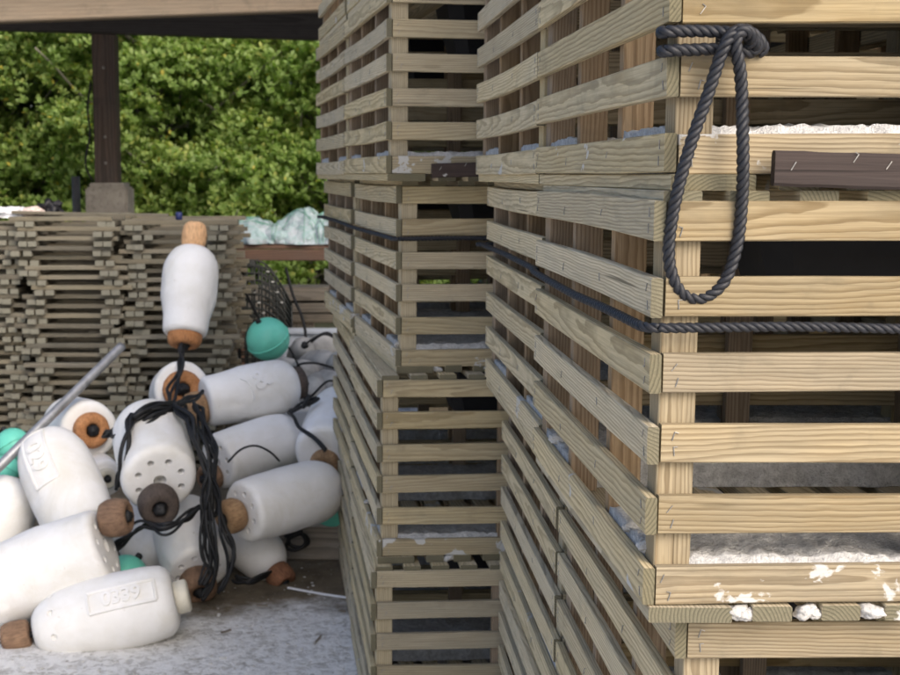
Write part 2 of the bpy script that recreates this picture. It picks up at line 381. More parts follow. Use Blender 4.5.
# ------------------------------------------------------------------ lobster traps
TW, TD = .62, .745                   # width of the front, length of the side
ST, SW, SP = .012, .0392, .0745      # slat thickness, width, spacing
FLT, LDT = .016, .011                # floor and lid slat thickness
SIDEH = 5*SP + SW
TH = FLT + SIDEH + LDT
def variants(name, L, T, W, mat, n=4, bow=.0024, seed=0, **k):
    return [stick_mesh(name, L, T, W, mat, bow=bow, twist=rnd.uniform(-.02, .02), seed=seed+i, **k) for i in range(n)]
FL = TW - 2*ST - .003
SLAT = {
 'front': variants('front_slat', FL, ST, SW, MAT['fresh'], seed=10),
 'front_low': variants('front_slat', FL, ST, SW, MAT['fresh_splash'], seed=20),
 'front_tan': variants('front_slat', FL, ST, SW, MAT['tan'], seed=30),
 'front_tan_low': variants('front_slat', FL, ST, SW, MAT['tan_splash'], seed=40),
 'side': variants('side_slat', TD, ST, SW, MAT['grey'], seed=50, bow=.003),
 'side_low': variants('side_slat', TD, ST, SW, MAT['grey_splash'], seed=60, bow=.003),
 'lid': variants('lid_slat', TD-.006, LDT, .039, MAT['grey'], seed=70, bow=.001),
 'floor': variants('floor_slat', TD, FLT, .040, MAT['grey_splash'], seed=80, bow=.0005),
 'floor_wide': variants('floor_slat', TD, FLT, .085, MAT['grey'], seed=90, bow=.0005),
 'corner': variants('corner_post', SIDEH-.002, .038, .038, MAT['post'], seed=100, bow=.0005),
 'corner_fresh': variants('corner_post', SIDEH-.002, .038, .038, MAT['fresh'], seed=105, bow=.0005),
 'corner_tan': variants('corner_post', SIDEH-.002, .038, .038, MAT['tan'], seed=107, bow=.0005),
 'stud': variants('side_post', SIDEH-.002, .019, .038, MAT['post'], seed=110, bow=.0008),
}
def staple_mesh(spots, seed):
    rr = random.Random(seed); bm = bmesh.new()
    for x, z in spots:
        x += rr.uniform(-.004, .004); z += rr.uniform(-.002, .002); a = rr.uniform(.9, 1.9); h = .0045
        d = Vector((math.cos(a), 0, math.sin(a)))
        c = Vector((x, -.0006, z))
        tube(bm, [c - d*h + Vector((0, .002, 0)), c - d*h, c + d*h, c + d*h + Vector((0, .002, 0))], .00055, 5)
        if rr.random() < .4:
            e = Vector((math.sin(a), 0, -math.cos(a)))*rr.choice((-1, 1))
            tube(bm, [c + d*h, c + d*h + e*.004 + Vector((0, -.0005, 0))], .0005, 5)
    return me_from(bm, 'staples', MAT['steel'])
def staples(me, parent, loc, rot=(0, 0, 0)):
    o = link('staples', me, parent, loc, rot); o['kind'] = 'stuff'; return o
STF = [staple_mesh([(-FL/2+.016, -.009), (-FL/2+.010, .008), (FL/2-.015, -.008), (FL/2-.011, .009)], s) for s in range(5)]
STS = [staple_mesh([(-TD/2+.018, -.009), (-TD/2+.016, .008), (-TD/2+.25, 0), (-TD/2+.495, .004), (TD/2-.018, -.006), (TD/2-.014, .009)], s+9) for s in range(4)]
def slab_mesh(seed):
    nx, ny = 110, 26; x0, x1, y0, y1 = .0135, TW-.0135, 0, .225; bm = bmesh.new(); top = []; bot = []
    for j in range(ny+1):
        rt = []; rb = []
        for i in range(nx+1):
            x = x0+(x1-x0)*i/nx; y = y0+(y1-y0)*j/ny
            p = Vector((x*16, y*16, seed*5.)); q = Vector((x*60, y*60, seed*3.))
            h = .064 + .005*mnoise.noise(p) + .003*mnoise.noise(q) + .003*mnoise.noise(q*2.3) + .0025*mnoise.noise(q*4.7)
            if j == ny: h *= .75
            if j == ny: y += .012*mnoise.noise(Vector((x*20, seed, 1)))
            rt.append(bm.verts.new((x, y, h))); rb.append(bm.verts.new((x, y, FLT+.0006)))
        top.append(rt); bot.append(rb)
    for j in range(ny):
        for i in range(nx):
            bm.faces.new((top[j][i], top[j][i+1], top[j+1][i+1], top[j+1][i]))
    for j in (0, ny):
        for i in range(nx): bm.faces.new((bot[j][i], bot[j][i+1], top[j][i+1], top[j][i]))
    for i in (0, nx):
        for j in range(ny): bm.faces.new((bot[j][i], bot[j+1][i], top[j+1][i], top[j][i]))
    bm.faces.new([bot[0][0], bot[0][nx], bot[ny][nx], bot[ny][0]])
    bmesh.ops.recalc_face_normals(bm, faces=bm.faces)
    return me_from(bm, 'concrete_weight', MAT['slab'], True)
SLABS = [slab_mesh(s) for s in range(4)]
def throat_mesh():
    bm = bmesh.new(); rings = []
    for z, r in ((0, .10), (-.05, .092), (-.13, .07), (-.131, .066), (-.05, .088), (0, .096)):
        rings.append([bm.verts.new((r*1.15*a, r*b_, z)) for a, b_ in ((-1, -.7), (-.7, -1), (.7, -1), (1, -.7), (1, .7), (.7, 1), (-.7, 1), (-1, .7))])
    for a, b in zip(rings, rings[1:] + rings[:1]):
        for k in range(8): bm.faces.new((a[k], a[(k+1) % 8], b[(k+1) % 8], b[k]))
    bmesh.ops.recalc_face_normals(bm, faces=bm.faces)
    return me_from(bm, 'throat', MAT['throat'])
THROAT = throat_mesh()
DRIP = [lump('concrete_drip', .015, .009, .0078, MAT['lime'], .28, 1.5, 4, s) for s in range(4)]

def make_trap(px, d, yaw, level, label, group, style='front', drips=()):
    z0 = level*TH; zm = z0 + TH*.5
    rr = random.Random(int(px*10 + level*97 + d*1000))
    t = empty('lobster_trap', (x_at(px, d, zm), d, z0), R(yaw)); tag(t, label, 'lobster trap', group)
    J = lambda s: rr.uniform(-s, s)
    for i in range(6):
        z = FLT + SW/2 + i*SP + J(.0015)
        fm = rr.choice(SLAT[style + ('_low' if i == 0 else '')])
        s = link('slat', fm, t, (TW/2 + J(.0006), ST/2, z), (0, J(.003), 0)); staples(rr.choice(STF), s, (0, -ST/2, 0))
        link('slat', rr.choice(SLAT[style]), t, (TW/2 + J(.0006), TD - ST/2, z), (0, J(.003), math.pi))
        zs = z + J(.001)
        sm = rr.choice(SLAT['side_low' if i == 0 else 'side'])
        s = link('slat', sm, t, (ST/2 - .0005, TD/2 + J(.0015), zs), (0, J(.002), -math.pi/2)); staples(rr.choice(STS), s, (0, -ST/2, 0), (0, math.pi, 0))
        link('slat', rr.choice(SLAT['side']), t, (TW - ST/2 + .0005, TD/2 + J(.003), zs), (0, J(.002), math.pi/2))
    pz = FLT + SIDEH/2
    for ix, iy in ((0, 0), (1, 0), (0, 1), (1, 1)):
        x = ST + .0195 if ix == 0 else TW - ST - .0195; y = ST + .0195 if iy == 0 else TD - ST - .0195
        link('corner_post', rr.choice(SLAT['corner_fresh' if iy == 0 and style == 'front' else 'corner_tan' if iy == 0 else 'corner']), t, (x, y, pz), (0, math.pi/2, 0))
    for x in (ST + .0198, TW - ST - .0198):
        for y in (.247, .492): link('side_post', rr.choice(SLAT['stud']), t, (x, y + J(.006), pz), (R(0), math.pi/2, 0)).rotation_euler = Euler((0, math.pi/2, 0))
    for y in (ST + .010, TD - ST - .010):
        link('mid_post', rr.choice(SLAT['stud']), t, (TW/2 + J(.01), y, pz), (0, math.pi/2, 0))
    k = 0; x = .030
    while x < TW - .02:
        if not (.22 < x < .40): link('lid_slat', rr.choice(SLAT['lid']), t, (x + J(.003), TD/2 + J(.002), TH - LDT/2), (0, 0, math.pi/2)).rotation_euler = Euler((math.pi/2, 0, math.pi/2))
        else:
            link('lid_slat', rr.choice(SLAT['lid']), t, (x + J(.003), TD/2 + J(.002), TH - LDT/2)).rotation_euler = Euler((math.pi/2, 0, math.pi/2))
        x += .0662
    link('floor_slat', rr.choice(SLAT['floor_wide']), t, (.0425 + .004 + J(.003), TD/2 - .004, FLT/2)).rotation_euler = Euler((math.pi/2, 0, math.pi/2))
    x = .135
    while x < TW - .02:
        link('floor_slat', rr.choice(SLAT['floor']), t, (x + J(.003), TD/2 - .001 + J(.002), FLT/2)).rotation_euler = Euler((math.pi/2, 0, math.pi/2)); x += .067
    link('concrete_weight', rr.choice(SLABS), t, (0, ST + .001, 0))
    link('concrete_weight', rr.choice(SLABS), t, (TW, TD - ST - .001, 0), (0, 0, math.pi))
    link('throat', THROAT, t, (TW/2, TD/2, TH - LDT - .001))
    for (x, y, z, s) in drips:
        link('concrete_drip', rr.choice(DRIP), t, (x, y, z), (J(.3), J(.3), J(.5)), (s, s*rr.uniform(.8, 1.2), s))
    return t
LV = ['lowest', 'second lowest', 'middle', 'second highest', 'added highest']  # top level is added above the view to block sky light from the interiors
GAP = .016
spec = {  # level: (px of the front-left corner, depth, yaw) for the front stack of each pair
 'a': [(664, 1.32, .3), (670, 1.315, .2), (648.5, 1.285, .7), (671, 1.30, 1.7), (660, 1.31, 1.2)],
 'c': [(371, 2.885, 3.6), (377, 2.915, 4.7), (396, 2.955, 7.0), (386.5, 2.90, 7.4), (388, 2.92, 7.0)],
}
back_px = {'a': [550, 555, 541, 538, 535], 'c': [352, 351, 351, 344, 345]}
desc = {'a': ('rope loop stack', 'stack between rope loop stack and tan stack'),
        'c': ('tan fronted stack beside the white buoys', 'rearmost stack by the old timber')}
DRIPS = {('a', 2): [(.100, .006, .008, 1.0), (.108, .005, .006, .8), (.170, .007, .008, .9), (.178, .007, .006, .7), (.236, .006, .008, .95), (.017, .60, .066, 1.0), (.018, .055, .066, .9), (.018, .13, .064, .8)],
 ('c', 2): [(.097, .006, .008, .9), (.014, .04, .063, .8)], ('c', 1): [(.168, .006, .008, .9), (.014, .33, .063, .8)]}
for key in ('a', 'c'):
    for lv in range(5):
        px, d, yaw = spec[key][lv]; style = 'front' if key == 'a' else 'front_tan'; d2 = d + TD + GAP
        make_trap(px, d, yaw, lv, '%s slatted lobster trap of the %s' % (LV[lv], desc[key][0]), 'slatted lobster traps in stacks', style, DRIPS.get((key, lv), ()))
        make_trap(back_px[key][lv], d2, yaw, lv, '%s slatted lobster trap of the %s' % (LV[lv], desc[key][1]), 'slatted lobster traps in stacks', 'front_tan')
        # added unseen row hard against the first, keeping the trap interiors dark
        for dd, nm in ((d, 'beside the rope loop stack' if key == 'a' else 'beside the tan fronted stack'), (d2, 'right behind that beside the rope loop stack' if key == 'a' else 'at the back end of the hidden row')):
            zm = (lv+.5)*TH; zc = dd*cp + (CAMH-zm)*sp
            base = px if dd == d else back_px[key][lv]
            make_trap(base + (TW+.03 - (.02 if key == 'a' else 0))*FPX/zc, dd + .01 + (TW*math.sin(R(yaw))), yaw, lv, '%s lobster trap of the added hidden stack %s' % (LV[lv], nm), 'added lobster traps in the hidden row', 'front_tan')
A2 = None

# dark boards wedged between traps
def wedge(px0, py0, px1, py1, Y, depth, label, len_m, tilt=0):
    p = at(px0, (py0+py1)/2, Y); q0 = at(px0, py0, Y); q1 = at(px0, py1, Y); h = (q0 - q1).z
    t = empty('dark_board', p, 0); t.rotation_euler = (0, R(tilt), 0); tag(t, label, 'board')
    me = stick_mesh('board', len_m, depth, h, MAT['darkwood'], ch=.003, seg=24, bow=.003, seed=int(px0))
    b = link('board', me, t, (len_m/2, depth/2, 0))
    st = staple_mesh([(-len_m/2+.018, .004), (-len_m/2+.075, .012), (-len_m/2+.11, .002)], int(px0))
    staples(st, b, (0, -depth/2, 0))
wedge(775, 150, 900, 186, 1.274, .012, 'dark brown stapled board lying across the rope loop stack', .34, .6)
wedge(432, 163.5, 480, 178, 2.868, .03, 'short dark brown board on the tan fronted trap stack', .24, -1.0)

# ------------------------------------------------------------------ ropes on the traps
def rope_obj(name, paths, label, r=.006, closed=False, pitch=.027, n=14):
    bm = bmesh.new()
    for p in paths: laid_rope(bm, p, r, pitch, .0024, n, closed)
    o = link(name, me_from(bm, name, MAT['rope'], True)); tag(o, label, 'rope'); return o
YF = 1.290
wrap = [at(720, 40, YF+.10), at(690, 36, YF+.09), at(668, 33, YF+.075), at(662.5, 32.5, YF+.03), at(665, 32, YF-.004), at(690, 31, YF-.005), at(715, 31.5, YF-.005), at(735, 33, YF-.010),
        at(750, 37, YF-.008), at(757, 45, YF-.002), at(752, 52, YF+.004), at(738, 52, YF-.001), at(715, 49.5, YF-.004), at(690, 50, YF-.004), at(666, 51, YF-.003), at(663, 51, YF+.03), at(669, 50, YF+.075), at(690, 48, YF+.09), at(720, 46, YF+.10)]
hang = [at(742, 50, YF+.006), at(752, 40, YF-.008), at(747, 31, YF-.018), at(738, 34, YF-.021), at(736, 48, YF-.019), at(740, 70, YF-.014), at(742, 100, YF-.010), at(743, 150, YF-.022), at(742, 200, YF-.010), at(737, 245, YF-.006), at(725, 280, YF-.004),
        at(706, 297, YF-.002), at(688, 297, YF-.002), at(675, 283, YF-.003), at(669, 258, YF-.004), at(671, 225, YF-.008), at(679, 185, YF-.014), at(692, 140, YF-.014), at(707, 97, YF-.014), at(719, 60, YF-.018), at(725, 45, YF-.021), at(733, 33, YF-.019), at(745, 30, YF-.009), at(756, 37, YF+.000), at(763, 47, YF+.006), at(758, 54, YF+.012)]
rope_obj('rope_loop', [wrap, hang], 'thick black rope loop knotted round a trap corner post and hanging down', .0062)
def belt(key, py, ref_px, label, r):
    px, d, yaw = spec[key][2]
    p = at(ref_px, py, d - .008); z = p.z; x0 = x_at(px, d, 2*TH + TH*.5); yw = R(yaw)
    ex = Vector((math.cos(yw), math.sin(yw), 0)); ey = Vector((-math.sin(yw), math.cos(yw), 0)); o = Vector((x0, d, z))
    L = 2*TD + GAP; q = lambda a, b, dz=0: o + ex*a + ey*b + Vector((0, 0, dz)); g = r*1.15 + .002
    xb = x_at(back_px[key][2], d + TD + GAP, 2*TH + TH*.5); dx = (Vector((xb, d+TD+GAP, z)) - q(0, TD+GAP)).dot(ex)
    l0 = min(0, dx)
    pts = [q(.006, -g), q(.03, -g), q(.15, -g, .001), q(.3, -g, -.002), q(.45, -g, .001), q(TW-.01, -g), q(TW+g, .01), q(TW+g, L*.5, .003), q(TW+g+max(dx, 0), L-.01), q(TW-.01+max(dx, 0), L+g),
           q(TW*.5, L+g), q(.01+dx, L+g), q(-g+dx, L-.01), q(-g+dx, L*.75, .002), q(-g+dx, TD+GAP+.02), q(-g+dx*.5+l0*.5, TD, -.001), q(-g, TD*.55, -.002), q(-g, TD*.25), q(-g, .03), q(-g*.8, .002)]
    rope_obj('lashing_rope', [pts], label, r, True, .027, 16)
belt('a', 328, 660, 'black lashing rope pulled straight round the rope loop stack', .0052)
belt('c', 239, 400, 'black lashing rope round the tan fronted trap stack', .0052)

# ------------------------------------------------------------------ buoys
def text_wrap(body, txt, size, x, ang, rad_fn, depth=.0065, slant=0, boxed=True):
    cu = bpy.data.curves.new('t', 'FONT'); cu.body = txt; cu.size = size; cu.extrude = depth; cu.align_x = 'CENTER'; cu.align_y = 'CENTER'; cu.resolution_u = 3
    cu.offset = size*.022
    o = bpy.data.objects.new('t', cu); C.objects.link(o); dg = bpy.context.evaluated_depsgraph_get()
    me = bpy.data.meshes.new_from_object(o.evaluated_get(dg)); bpy.data.objects.remove(o); bpy.data.curves.remove(cu)
    bm = bmesh.new(); bm.from_mesh(me); bpy.data.meshes.remove(me)
    if boxed:
        w = size*.36*len(txt) + size*.25; h = size*.55
        fr = [(-w, -h), (w, -h), (w, h), (-w, h)]
        for (a, b) in zip(fr, fr[1:] + fr[:1]):
            n = 8; P = [Vector((a[0]+(b[0]-a[0])*i/n, a[1]+(b[1]-a[1])*i/n, .0002)) for i in range(n+1)]
            tube(bm, P, depth*.9, 5)
    bmesh.ops.subdivide_edges(bm, edges=[e for e in bm.edges if e.calc_length() > size*.25], cuts=2)
    for v in bm.verts:
        u, w_, d = v.co.x, v.co.y, v.co.z
        u, w_ = u*math.cos(slant) - w_*math.sin(slant), u*math.sin(slant) + w_*math.cos(slant)
        r = rad_fn(x+u) ; a = ang - w_/r; r += d*.9
        v.co = Vector((x+u, r*math.cos(a), r*math.sin(a)))
    return link('embossed_number', me_from(bm, 'embossed_number', MAT['foam']), body)
def collar_part(root, x, sgn, r, L, mat, knot=True, tilt=(0, 0), offs=(0, 0), ring=True):
    prof = [(0, 0), (0, r*.72), (L*.05, r*.86), (L*.25, r*.98), (L*.6, r), (L*.85, r*.93), (L*.97, r*.82), (L, r*.74), (L*.99, r*.46), (L*.90, r*.38), (L*.62, r*.34), (L*.6, 0)]
    bm = lathe(prof, 28)
    for v in bm.verts:
        v.co += v.co.normalized()*r*.035*mnoise.noise(v.co*60 + Vector((x*77, r*31, 0)))
    me = me_from(bm, 'collar', mat, True)
    c = link('collar', me, root, (x, offs[0], offs[1]))
    c.rotation_euler = Euler((0, tilt[0], tilt[1] + (0 if sgn > 0 else math.pi)))
    if knot:
        k = link('cord_knot', lump('cord_knot', r*.36, r*.33, r*.33, MAT['cord'], .35, 2.5, 3, int(abs(x)*1000) % 17), c, (L*.88, 0, 0))
    return c
def make_buoy(p0, p1, dia, label, holes=True, mat='foam', roll=0, c0=None, c1=None, nose=.55, taper=.94, rimf=.19, number=None, dimples=False, group='white bullet buoys heaped on the concrete'):
    """p0 = centre of the flat drilled end, p1 = tip of the rounded nose"""
    ax = (p1 - p0); L = ax.length; r = dia/2
    q = ax.to_track_quat('X', 'Z') @ Quaternion((1, 0, 0), roll)
    root = empty('bullet_buoy', p0); root.rotation_mode = 'QUATERNION'; root.rotation_quaternion = q
    tag(root, label, 'buoy', group)
    nl = r*nose*1.6; rim = r*rimf
    prof = [(0, 0), (0, r*.3), (0, r*.6)]
    for k in range(5):
        a = k/4*math.pi/2; prof.append((rim*(1-math.cos(a)), r*taper - rim + rim*math.sin(a)))
    prof += [(L*.2, r*(taper+.035)), (L*.4, r*.995), (L*.52, r), (max(L*.56, L-nl*1.02), r*.99)]
    for k in range(1, 9):
        a = k/8*math.pi/2; rr = r*.99*(math.cos(a)**.9*.74 + .26) if k < 8 else r*.24
        prof.append((L - nl + nl*math.sin(a), rr))
    prof += [(L, 0)]
    xs = [a for a, _ in prof]; prof = [p for i, p in enumerate(prof) if i == 0 or p[0] >= prof[i-1][0] - 1e-6]
    def rf(x):
        x = max(0, min(L, x)); PP = prof[3:]
        for (a, ra), (b, rb) in zip(PP, PP[1:]):
            if a <= x <= b and b > a: return ra + (rb-ra)*(x-a)/(b-a)
        return r
    dense = []
    for (xa, ra), (xb, rb) in zip(prof, prof[1:]):
        k = max(1, int((xb-xa)/.018)) if ra > r*.6 and rb > r*.6 else 1
        dense += [(xa + (xb-xa)*i/k, ra + (rb-ra)*i/k) for i in range(k)]
    dense.append(prof[-1]); bm = lathe(dense, 56); sv = Vector((p0.x*9, p0.y*7, p0.z*11))
    for v in bm.verts:
        if v.co.yz.length > r*.7:
            f = .0035*mnoise.noise(v.co*7 + sv) + .0018*mnoise.noise(v.co*21 + sv)
            pit = mnoise.noise(v.co*34 + sv*2)
            if pit > .42: f -= (pit-.42)*.022
            v.co += Vector((0, v.co.y, v.co.z)).normalized()*f
    me = me_from(bm, 'body', MAT[mat], True)
    body = link('body', me, root)
    if holes or dimples:
        cb = bmesh.new()
        def cyl(c, rad, dep, dirx=Vector((1, 0, 0))):
            qq = dirx.to_track_quat('Z', 'Y').to_matrix().to_4x4()
            bmesh.ops.create_cone(cb, cap_ends=True, segments=14, radius1=rad, radius2=rad, depth=dep, matrix=Matrix.Translation(c) @ qq)
        if holes:
            for k in range(8):
                a = 2*math.pi*k/8 + .2; cyl(Vector((0, r*.58*math.cos(a), r*.58*math.sin(a))), r*.088, .11)
            cyl(Vector((0, 0, 0)), r*.17, .10)
        if dimples:
            for k in range(8):
                a = 2*math.pi*k/8; x = L - nl*.32; rr = rf(x); cyl(Vector((x, rr*math.cos(a), rr*math.sin(a))), r*.085, .022, Vector((.75, math.cos(a), math.sin(a))))
        cme = bpy.data.meshes.new('cut'); cb.to_mesh(cme); cb.free(); co = link('cut', cme)
        co.matrix_world = Matrix.LocRotScale(p0, q, None)
        body.parent = None; body.matrix_world = co.matrix_world
        md = body.modifiers.new('b', 'BOOLEAN'); md.object = co; md.operation = 'DIFFERENCE'; md.solver = 'EXACT'
        bpy.context.view_layer.update(); dg = bpy.context.evaluated_depsgraph_get()
        nm = bpy.data.meshes.new_from_object(body.evaluated_get(dg)); body.modifiers.clear(); body.data = nm; nm.name = 'body'
        body.matrix_world = Matrix.Identity(4); body.parent = root
        bpy.data.objects.remove(co)
        nm.set_sharp_from_angle(angle=R(38))
    if c0: collar_part(root, -c0.get('gap', .002) , -1, c0['r'], c0['L'], MAT[c0['m']], True, c0.get('tilt', (0, 0)), c0.get('offs', (0, 0)))
    if c1: collar_part(root, L + c1.get('gap', -.004), 1, c1['r'], c1['L'], MAT[c1['m']], True, c1.get('tilt', (0, 0)), c1.get('offs', (0, 0)))
    if number:
        cl = q.inverted() @ (Vector((0, 0, CAMH)) - (p0+p1)/2); up = q.inverted() @ Vector((0, 0, 1))
        ca = math.atan2(cl.z, cl.y); ua = math.atan2(up.z, up.y); da = (ua - ca + math.pi) % (2*math.pi) - math.pi
        text_wrap(root, number['t'], number['s'], number['x']*L, ca + da*number['a'] + number.get('off', 0), rf, slant=number.get('sl', 0), boxed=number.get('box', True))
    return root
D = lambda px, Y: px*Y/FPX
# tall one stood up on the heap
make_buoy(at(185, 335, 4.98), at(193, 248, 5.14), D(56, 5.05), 'white buoy standing upright on top of the heap', holes=False, nose=.62, taper=.80,
          c0=dict(r=D(17.5, 5), L=.075, m='col_orange', gap=-.03), c1=dict(r=D(13, 5), L=D(27, 5), m='col_pale', gap=-.004))
make_buoy(at(182, 388, 4.86), at(176, 398, 5.18), D(60, 4.9), 'white buoy with split brown collar right under the upright buoy', holes=False,
          c0=dict(r=D(20, 4.9), L=.05, m='col_orange', gap=-.005, offs=(0, -.01)))
make_buoy(at(205, 402, 4.70), at(297, 383, 4.84), D(57, 4.75), 'white buoy with scribbled emblem lying across the heap top', holes=False, roll=R(10), taper=.9,
          c0=dict(r=D(18, 4.7), L=.075, m='col_tan', gap=.0, offs=(.0, -.02)), c1=dict(r=D(17, 4.8), L=.05, m='col_dark', gap=-.022), number=dict(t=')&', s=.10, x=.5, a=.25, sl=.3, box=False))
make_buoy(at(217, 462, 4.50), at(296, 436, 4.75), D(60, 4.6), 'drilled white buoy with thin cord looped over its end', roll=.3,
          c0=dict(r=D(15, 4.5), L=.06, m='col_brown', gap=-.004, offs=(0, -.055)))
make_buoy(at(325, 455, 4.46), at(345, 405, 4.85), D(66, 4.6), 'white buoy with tan collar tucked against the rearmost traps', holes=False, c0=dict(r=D(16, 4.4), L=.06, m='col_tan', gap=-.02, offs=(0, -.03)))
make_buoy(at(242, 512, 4.02), at(334, 486, 4.28), D(68, 4.12), 'drilled white buoy with tan collar lying against the traps', roll=.1, nose=.6,
          c0=dict(r=D(18, 4.0), L=.07, m='col_tan', gap=.008, offs=(.0, .0), tilt=(.1, .0)))
make_buoy(at(160, 481, 3.86), at(146, 420, 4.20), D(79, 3.95), 'drilled white buoy pointing at the viewer with charcoal collar', roll=.15, taper=.97,
          c0=dict(r=D(21.5, 3.8), L=.085, m='col_dark', gap=.002, offs=(0, -.062), tilt=(-.15, 0)))
make_buoy(at(90, 430, 4.40), at(66, 424, 4.74), D(62, 4.48), 'white buoy facing out with wide orange collar beside the metal pipe', holes=False,
          c0=dict(r=D(19, 4.3), L=.06, m='col_orange', gap=-.01))
make_buoy(at(84, 531, 3.98), at(42, 436, 4.18), D(77, 4.08), 'white buoy standing nose up with raised number in a box', holes=False, roll=0, nose=.75, number=dict(t='029', s=.075, x=.68, a=.15, sl=math.pi, off=-.45))
make_buoy(at(-30, 600, 4.02), at(14, 480, 4.24), D(70, 4.1), 'plain white buoy leaning behind the big drilled one', holes=False, nose=.6)
make_buoy(at(106, 545, 3.72), at(-32, 600, 3.72), D(88, 3.72), 'big drilled white buoy with brown collar lying behind the numbered one', roll=.25, taper=.93,
          c0=dict(r=D(20, 3.7), L=.085, m='col_brown', gap=.012, offs=(-.01, .075), tilt=(0.25, -.1)))
b12 = make_buoy(at(176, 598, 3.63), at(34, 632, 3.58), D(81, 3.6), 'white buoy lying flat on concrete with raised number and cream plug', holes=False, dimples=True, nose=1.15, taper=.95, rimf=.42, number=dict(t='0339', s=.056, x=.34, a=.30, sl=math.pi),
          c1=dict(r=D(16.5, 3.6), L=D(28, 3.6), m='col_brown', gap=.012))
bm = lathe([(0, 0), (0, .042), (.006, .048), (.034, .048), (.04, .043), (.04, .02), (.02, .018), (.02, 0)], 28)
pl = link('plug', me_from(bm, 'plug', MAT['cream'], True), b12, (-.038, 0, 0)); pl['label'] = 'cream foam plug'
make_buoy(at(198, 572, 3.98), at(180, 508, 4.22), D(71, 4.08), 'drilled white buoy pointing down into the cords with brown collar', roll=.3,
          c0=dict(r=D(20, 3.95), L=.075, m='col_brown', gap=.0, offs=(0, -.02)))
make_buoy(at(236, 530, 4.30), at(276, 570, 4.16), D(54, 4.25), 'white buoy nose down on the concrete with rust coloured collar', holes=False, nose=.8,
          c1=dict(r=D(15, 4.1), L=.065, m='col_red', gap=-.006, tilt=(.2, 0)))
make_buoy(at(130, 520, 4.35), at(158, 562, 4.12), D(56, 4.2), 'white buoy nose half buried in cord above the green ball', holes=False, nose=.9)
make_buoy(at(106, 478, 4.30), at(84, 462, 4.6), D(40, 4.4), 'small cream buoy wedged deep between the white buoys', holes=False, c0=dict(r=D(11, 4.3), L=.03, m='cream', gap=-.005))
# teal floats
def ball(px, py, Y, dia_px, label, tilt):
    r = D(dia_px, Y)/2; c = at(px, py, Y); root = empty('ball_float', c); root.rotation_mode = 'QUATERNION'; root.rotation_quaternion = Vector(tilt).to_track_quat('X', 'Z')
    tag(root, label, 'float', 'teal ball floats')
    prof = []
    for k in range(33):
        a = -math.pi/2 + math.pi*k/32; prof.append((r*math.sin(a), r*math.cos(a) if 0 < k < 32 else 0))
    link('shell', me_from(lathe(prof, 48), 'shell', MAT['teal'], True), root)
    bm = bmesh.new(); P = [Vector((0, (r+.0002)*math.cos(2*math.pi*k/48), (r+.0002)*math.sin(2*math.pi*k/48))) for k in range(49)]
    tube(bm, P, .0035, 6); link('seam', me_from(bm, 'seam', MAT['teal'], True), root)
    link('eyelet', lump('eyelet', .012, .012, .012, MAT['cord'], .2, 2, 2, 3), root, (r+.004, 0, 0))
ball(268, 339, 5.22, 44, 'teal ball float resting on the heap below the wire cage', (-.38, -.42, .82))
bpy.context.view_layer.update()
ball(13, 446, 4.55, 37, 'teal ball float behind the low end of the metal pipe', (-.5, .3, .8))
ball(126, 577, 3.92, 46, 'green teal ball float pinned behind the numbered flat lying buoy', (.5, .3, .8))
ball(333, 512, 4.44, 42, 'teal ball float squeezed between timber and rearmost traps', (.3, .5, .8))
ball(5, 470, 4.40, 30, 'small teal ball float low beside the pipe', (.3, .5, .8))

# metal pipe
bm = bmesh.new(); a, b = at(122, 346, 4.60), at(-40, 505, 4.0); dirv = (b-a).normalized()
outer = [a, a + (b-a)*.02, a.lerp(b, .5), b]
tube(bm, outer, .0165, 20)
o = link('metal_pipe', me_from(bm, 'metal_pipe', MAT['pipe'])); tag(o, 'grey galvanised pipe leaning across the heap towards the panels', 'pipe')
for p in o.data.polygons:
    p.use_smooth = len(p.vertices) == 4

# cords in the heap
def cords(name, strands, label, r=.0052, jit=.012, seed=1, wav=3.0):
    rr = random.Random(seed); bm = bmesh.new()
    for st in strands:
        pts, n = st[:-1][0], st[-1]
        for k in range(n):
            so_ = Vector((rr.uniform(-9, 9), rr.uniform(-9, 9), rr.uniform(-9, 9)))
            P = resample(smooth_path(pts, 10), .012); Q = []
            for i, p in enumerate(P):
                w = min(1, .45 + i/6, .45 + (len(P)-1-i)/6) if n > 1 else .3
                Q.append(p + Vector([jit*w*2.0*mnoise.noise(so_ + Vector((i*.012*wav*2.2, c*7.7, k*3.3))) for c in range(3)]))
            tube(bm, Q, r*rr.uniform(.8, 1.1), 7)
    o = link(name, me_from(bm, name, MAT['cord'], True)); tag(o, label, 'cord', 'black cords tangled through the buoys'); return o
cords('tangled_cord', [
  ([at(181, 345, 4.93), at(179, 365, 4.78), at(174, 385, 4.7), at(170, 402, 4.6)], 3),
  ([at(104, 436, 4.2), at(120, 430, 4.05), at(140, 420, 3.98), at(165, 408, 4.1), at(185, 400, 4.4), at(203, 390, 4.55)], 3),
  ([at(128, 422, 4.0), at(145, 414, 3.98), at(165, 406, 4.05), at(180, 404, 4.15), at(160, 413, 4.02), at(138, 423, 3.97), at(150, 414, 3.97), at(172, 408, 4.08)], 4),
  ([at(133, 415, 3.98), at(127, 440, 3.88), at(122, 465, 3.86), at(117, 490, 3.9)], 4),
  ([at(176, 405, 4.08), at(190, 420, 3.98), at(198, 440, 3.90), at(205, 465, 3.88), at(206, 495, 3.86), at(205, 520, 3.86)], 6),
  ([at(195, 405, 4.35), at(203, 425, 4.2), at(212, 450, 4.1), at(214, 480, 4.02), at(212, 515, 3.9)], 6),
 ], 'thick tangle of black cord knotted over the pointing buoy', .0062, .016, 3)
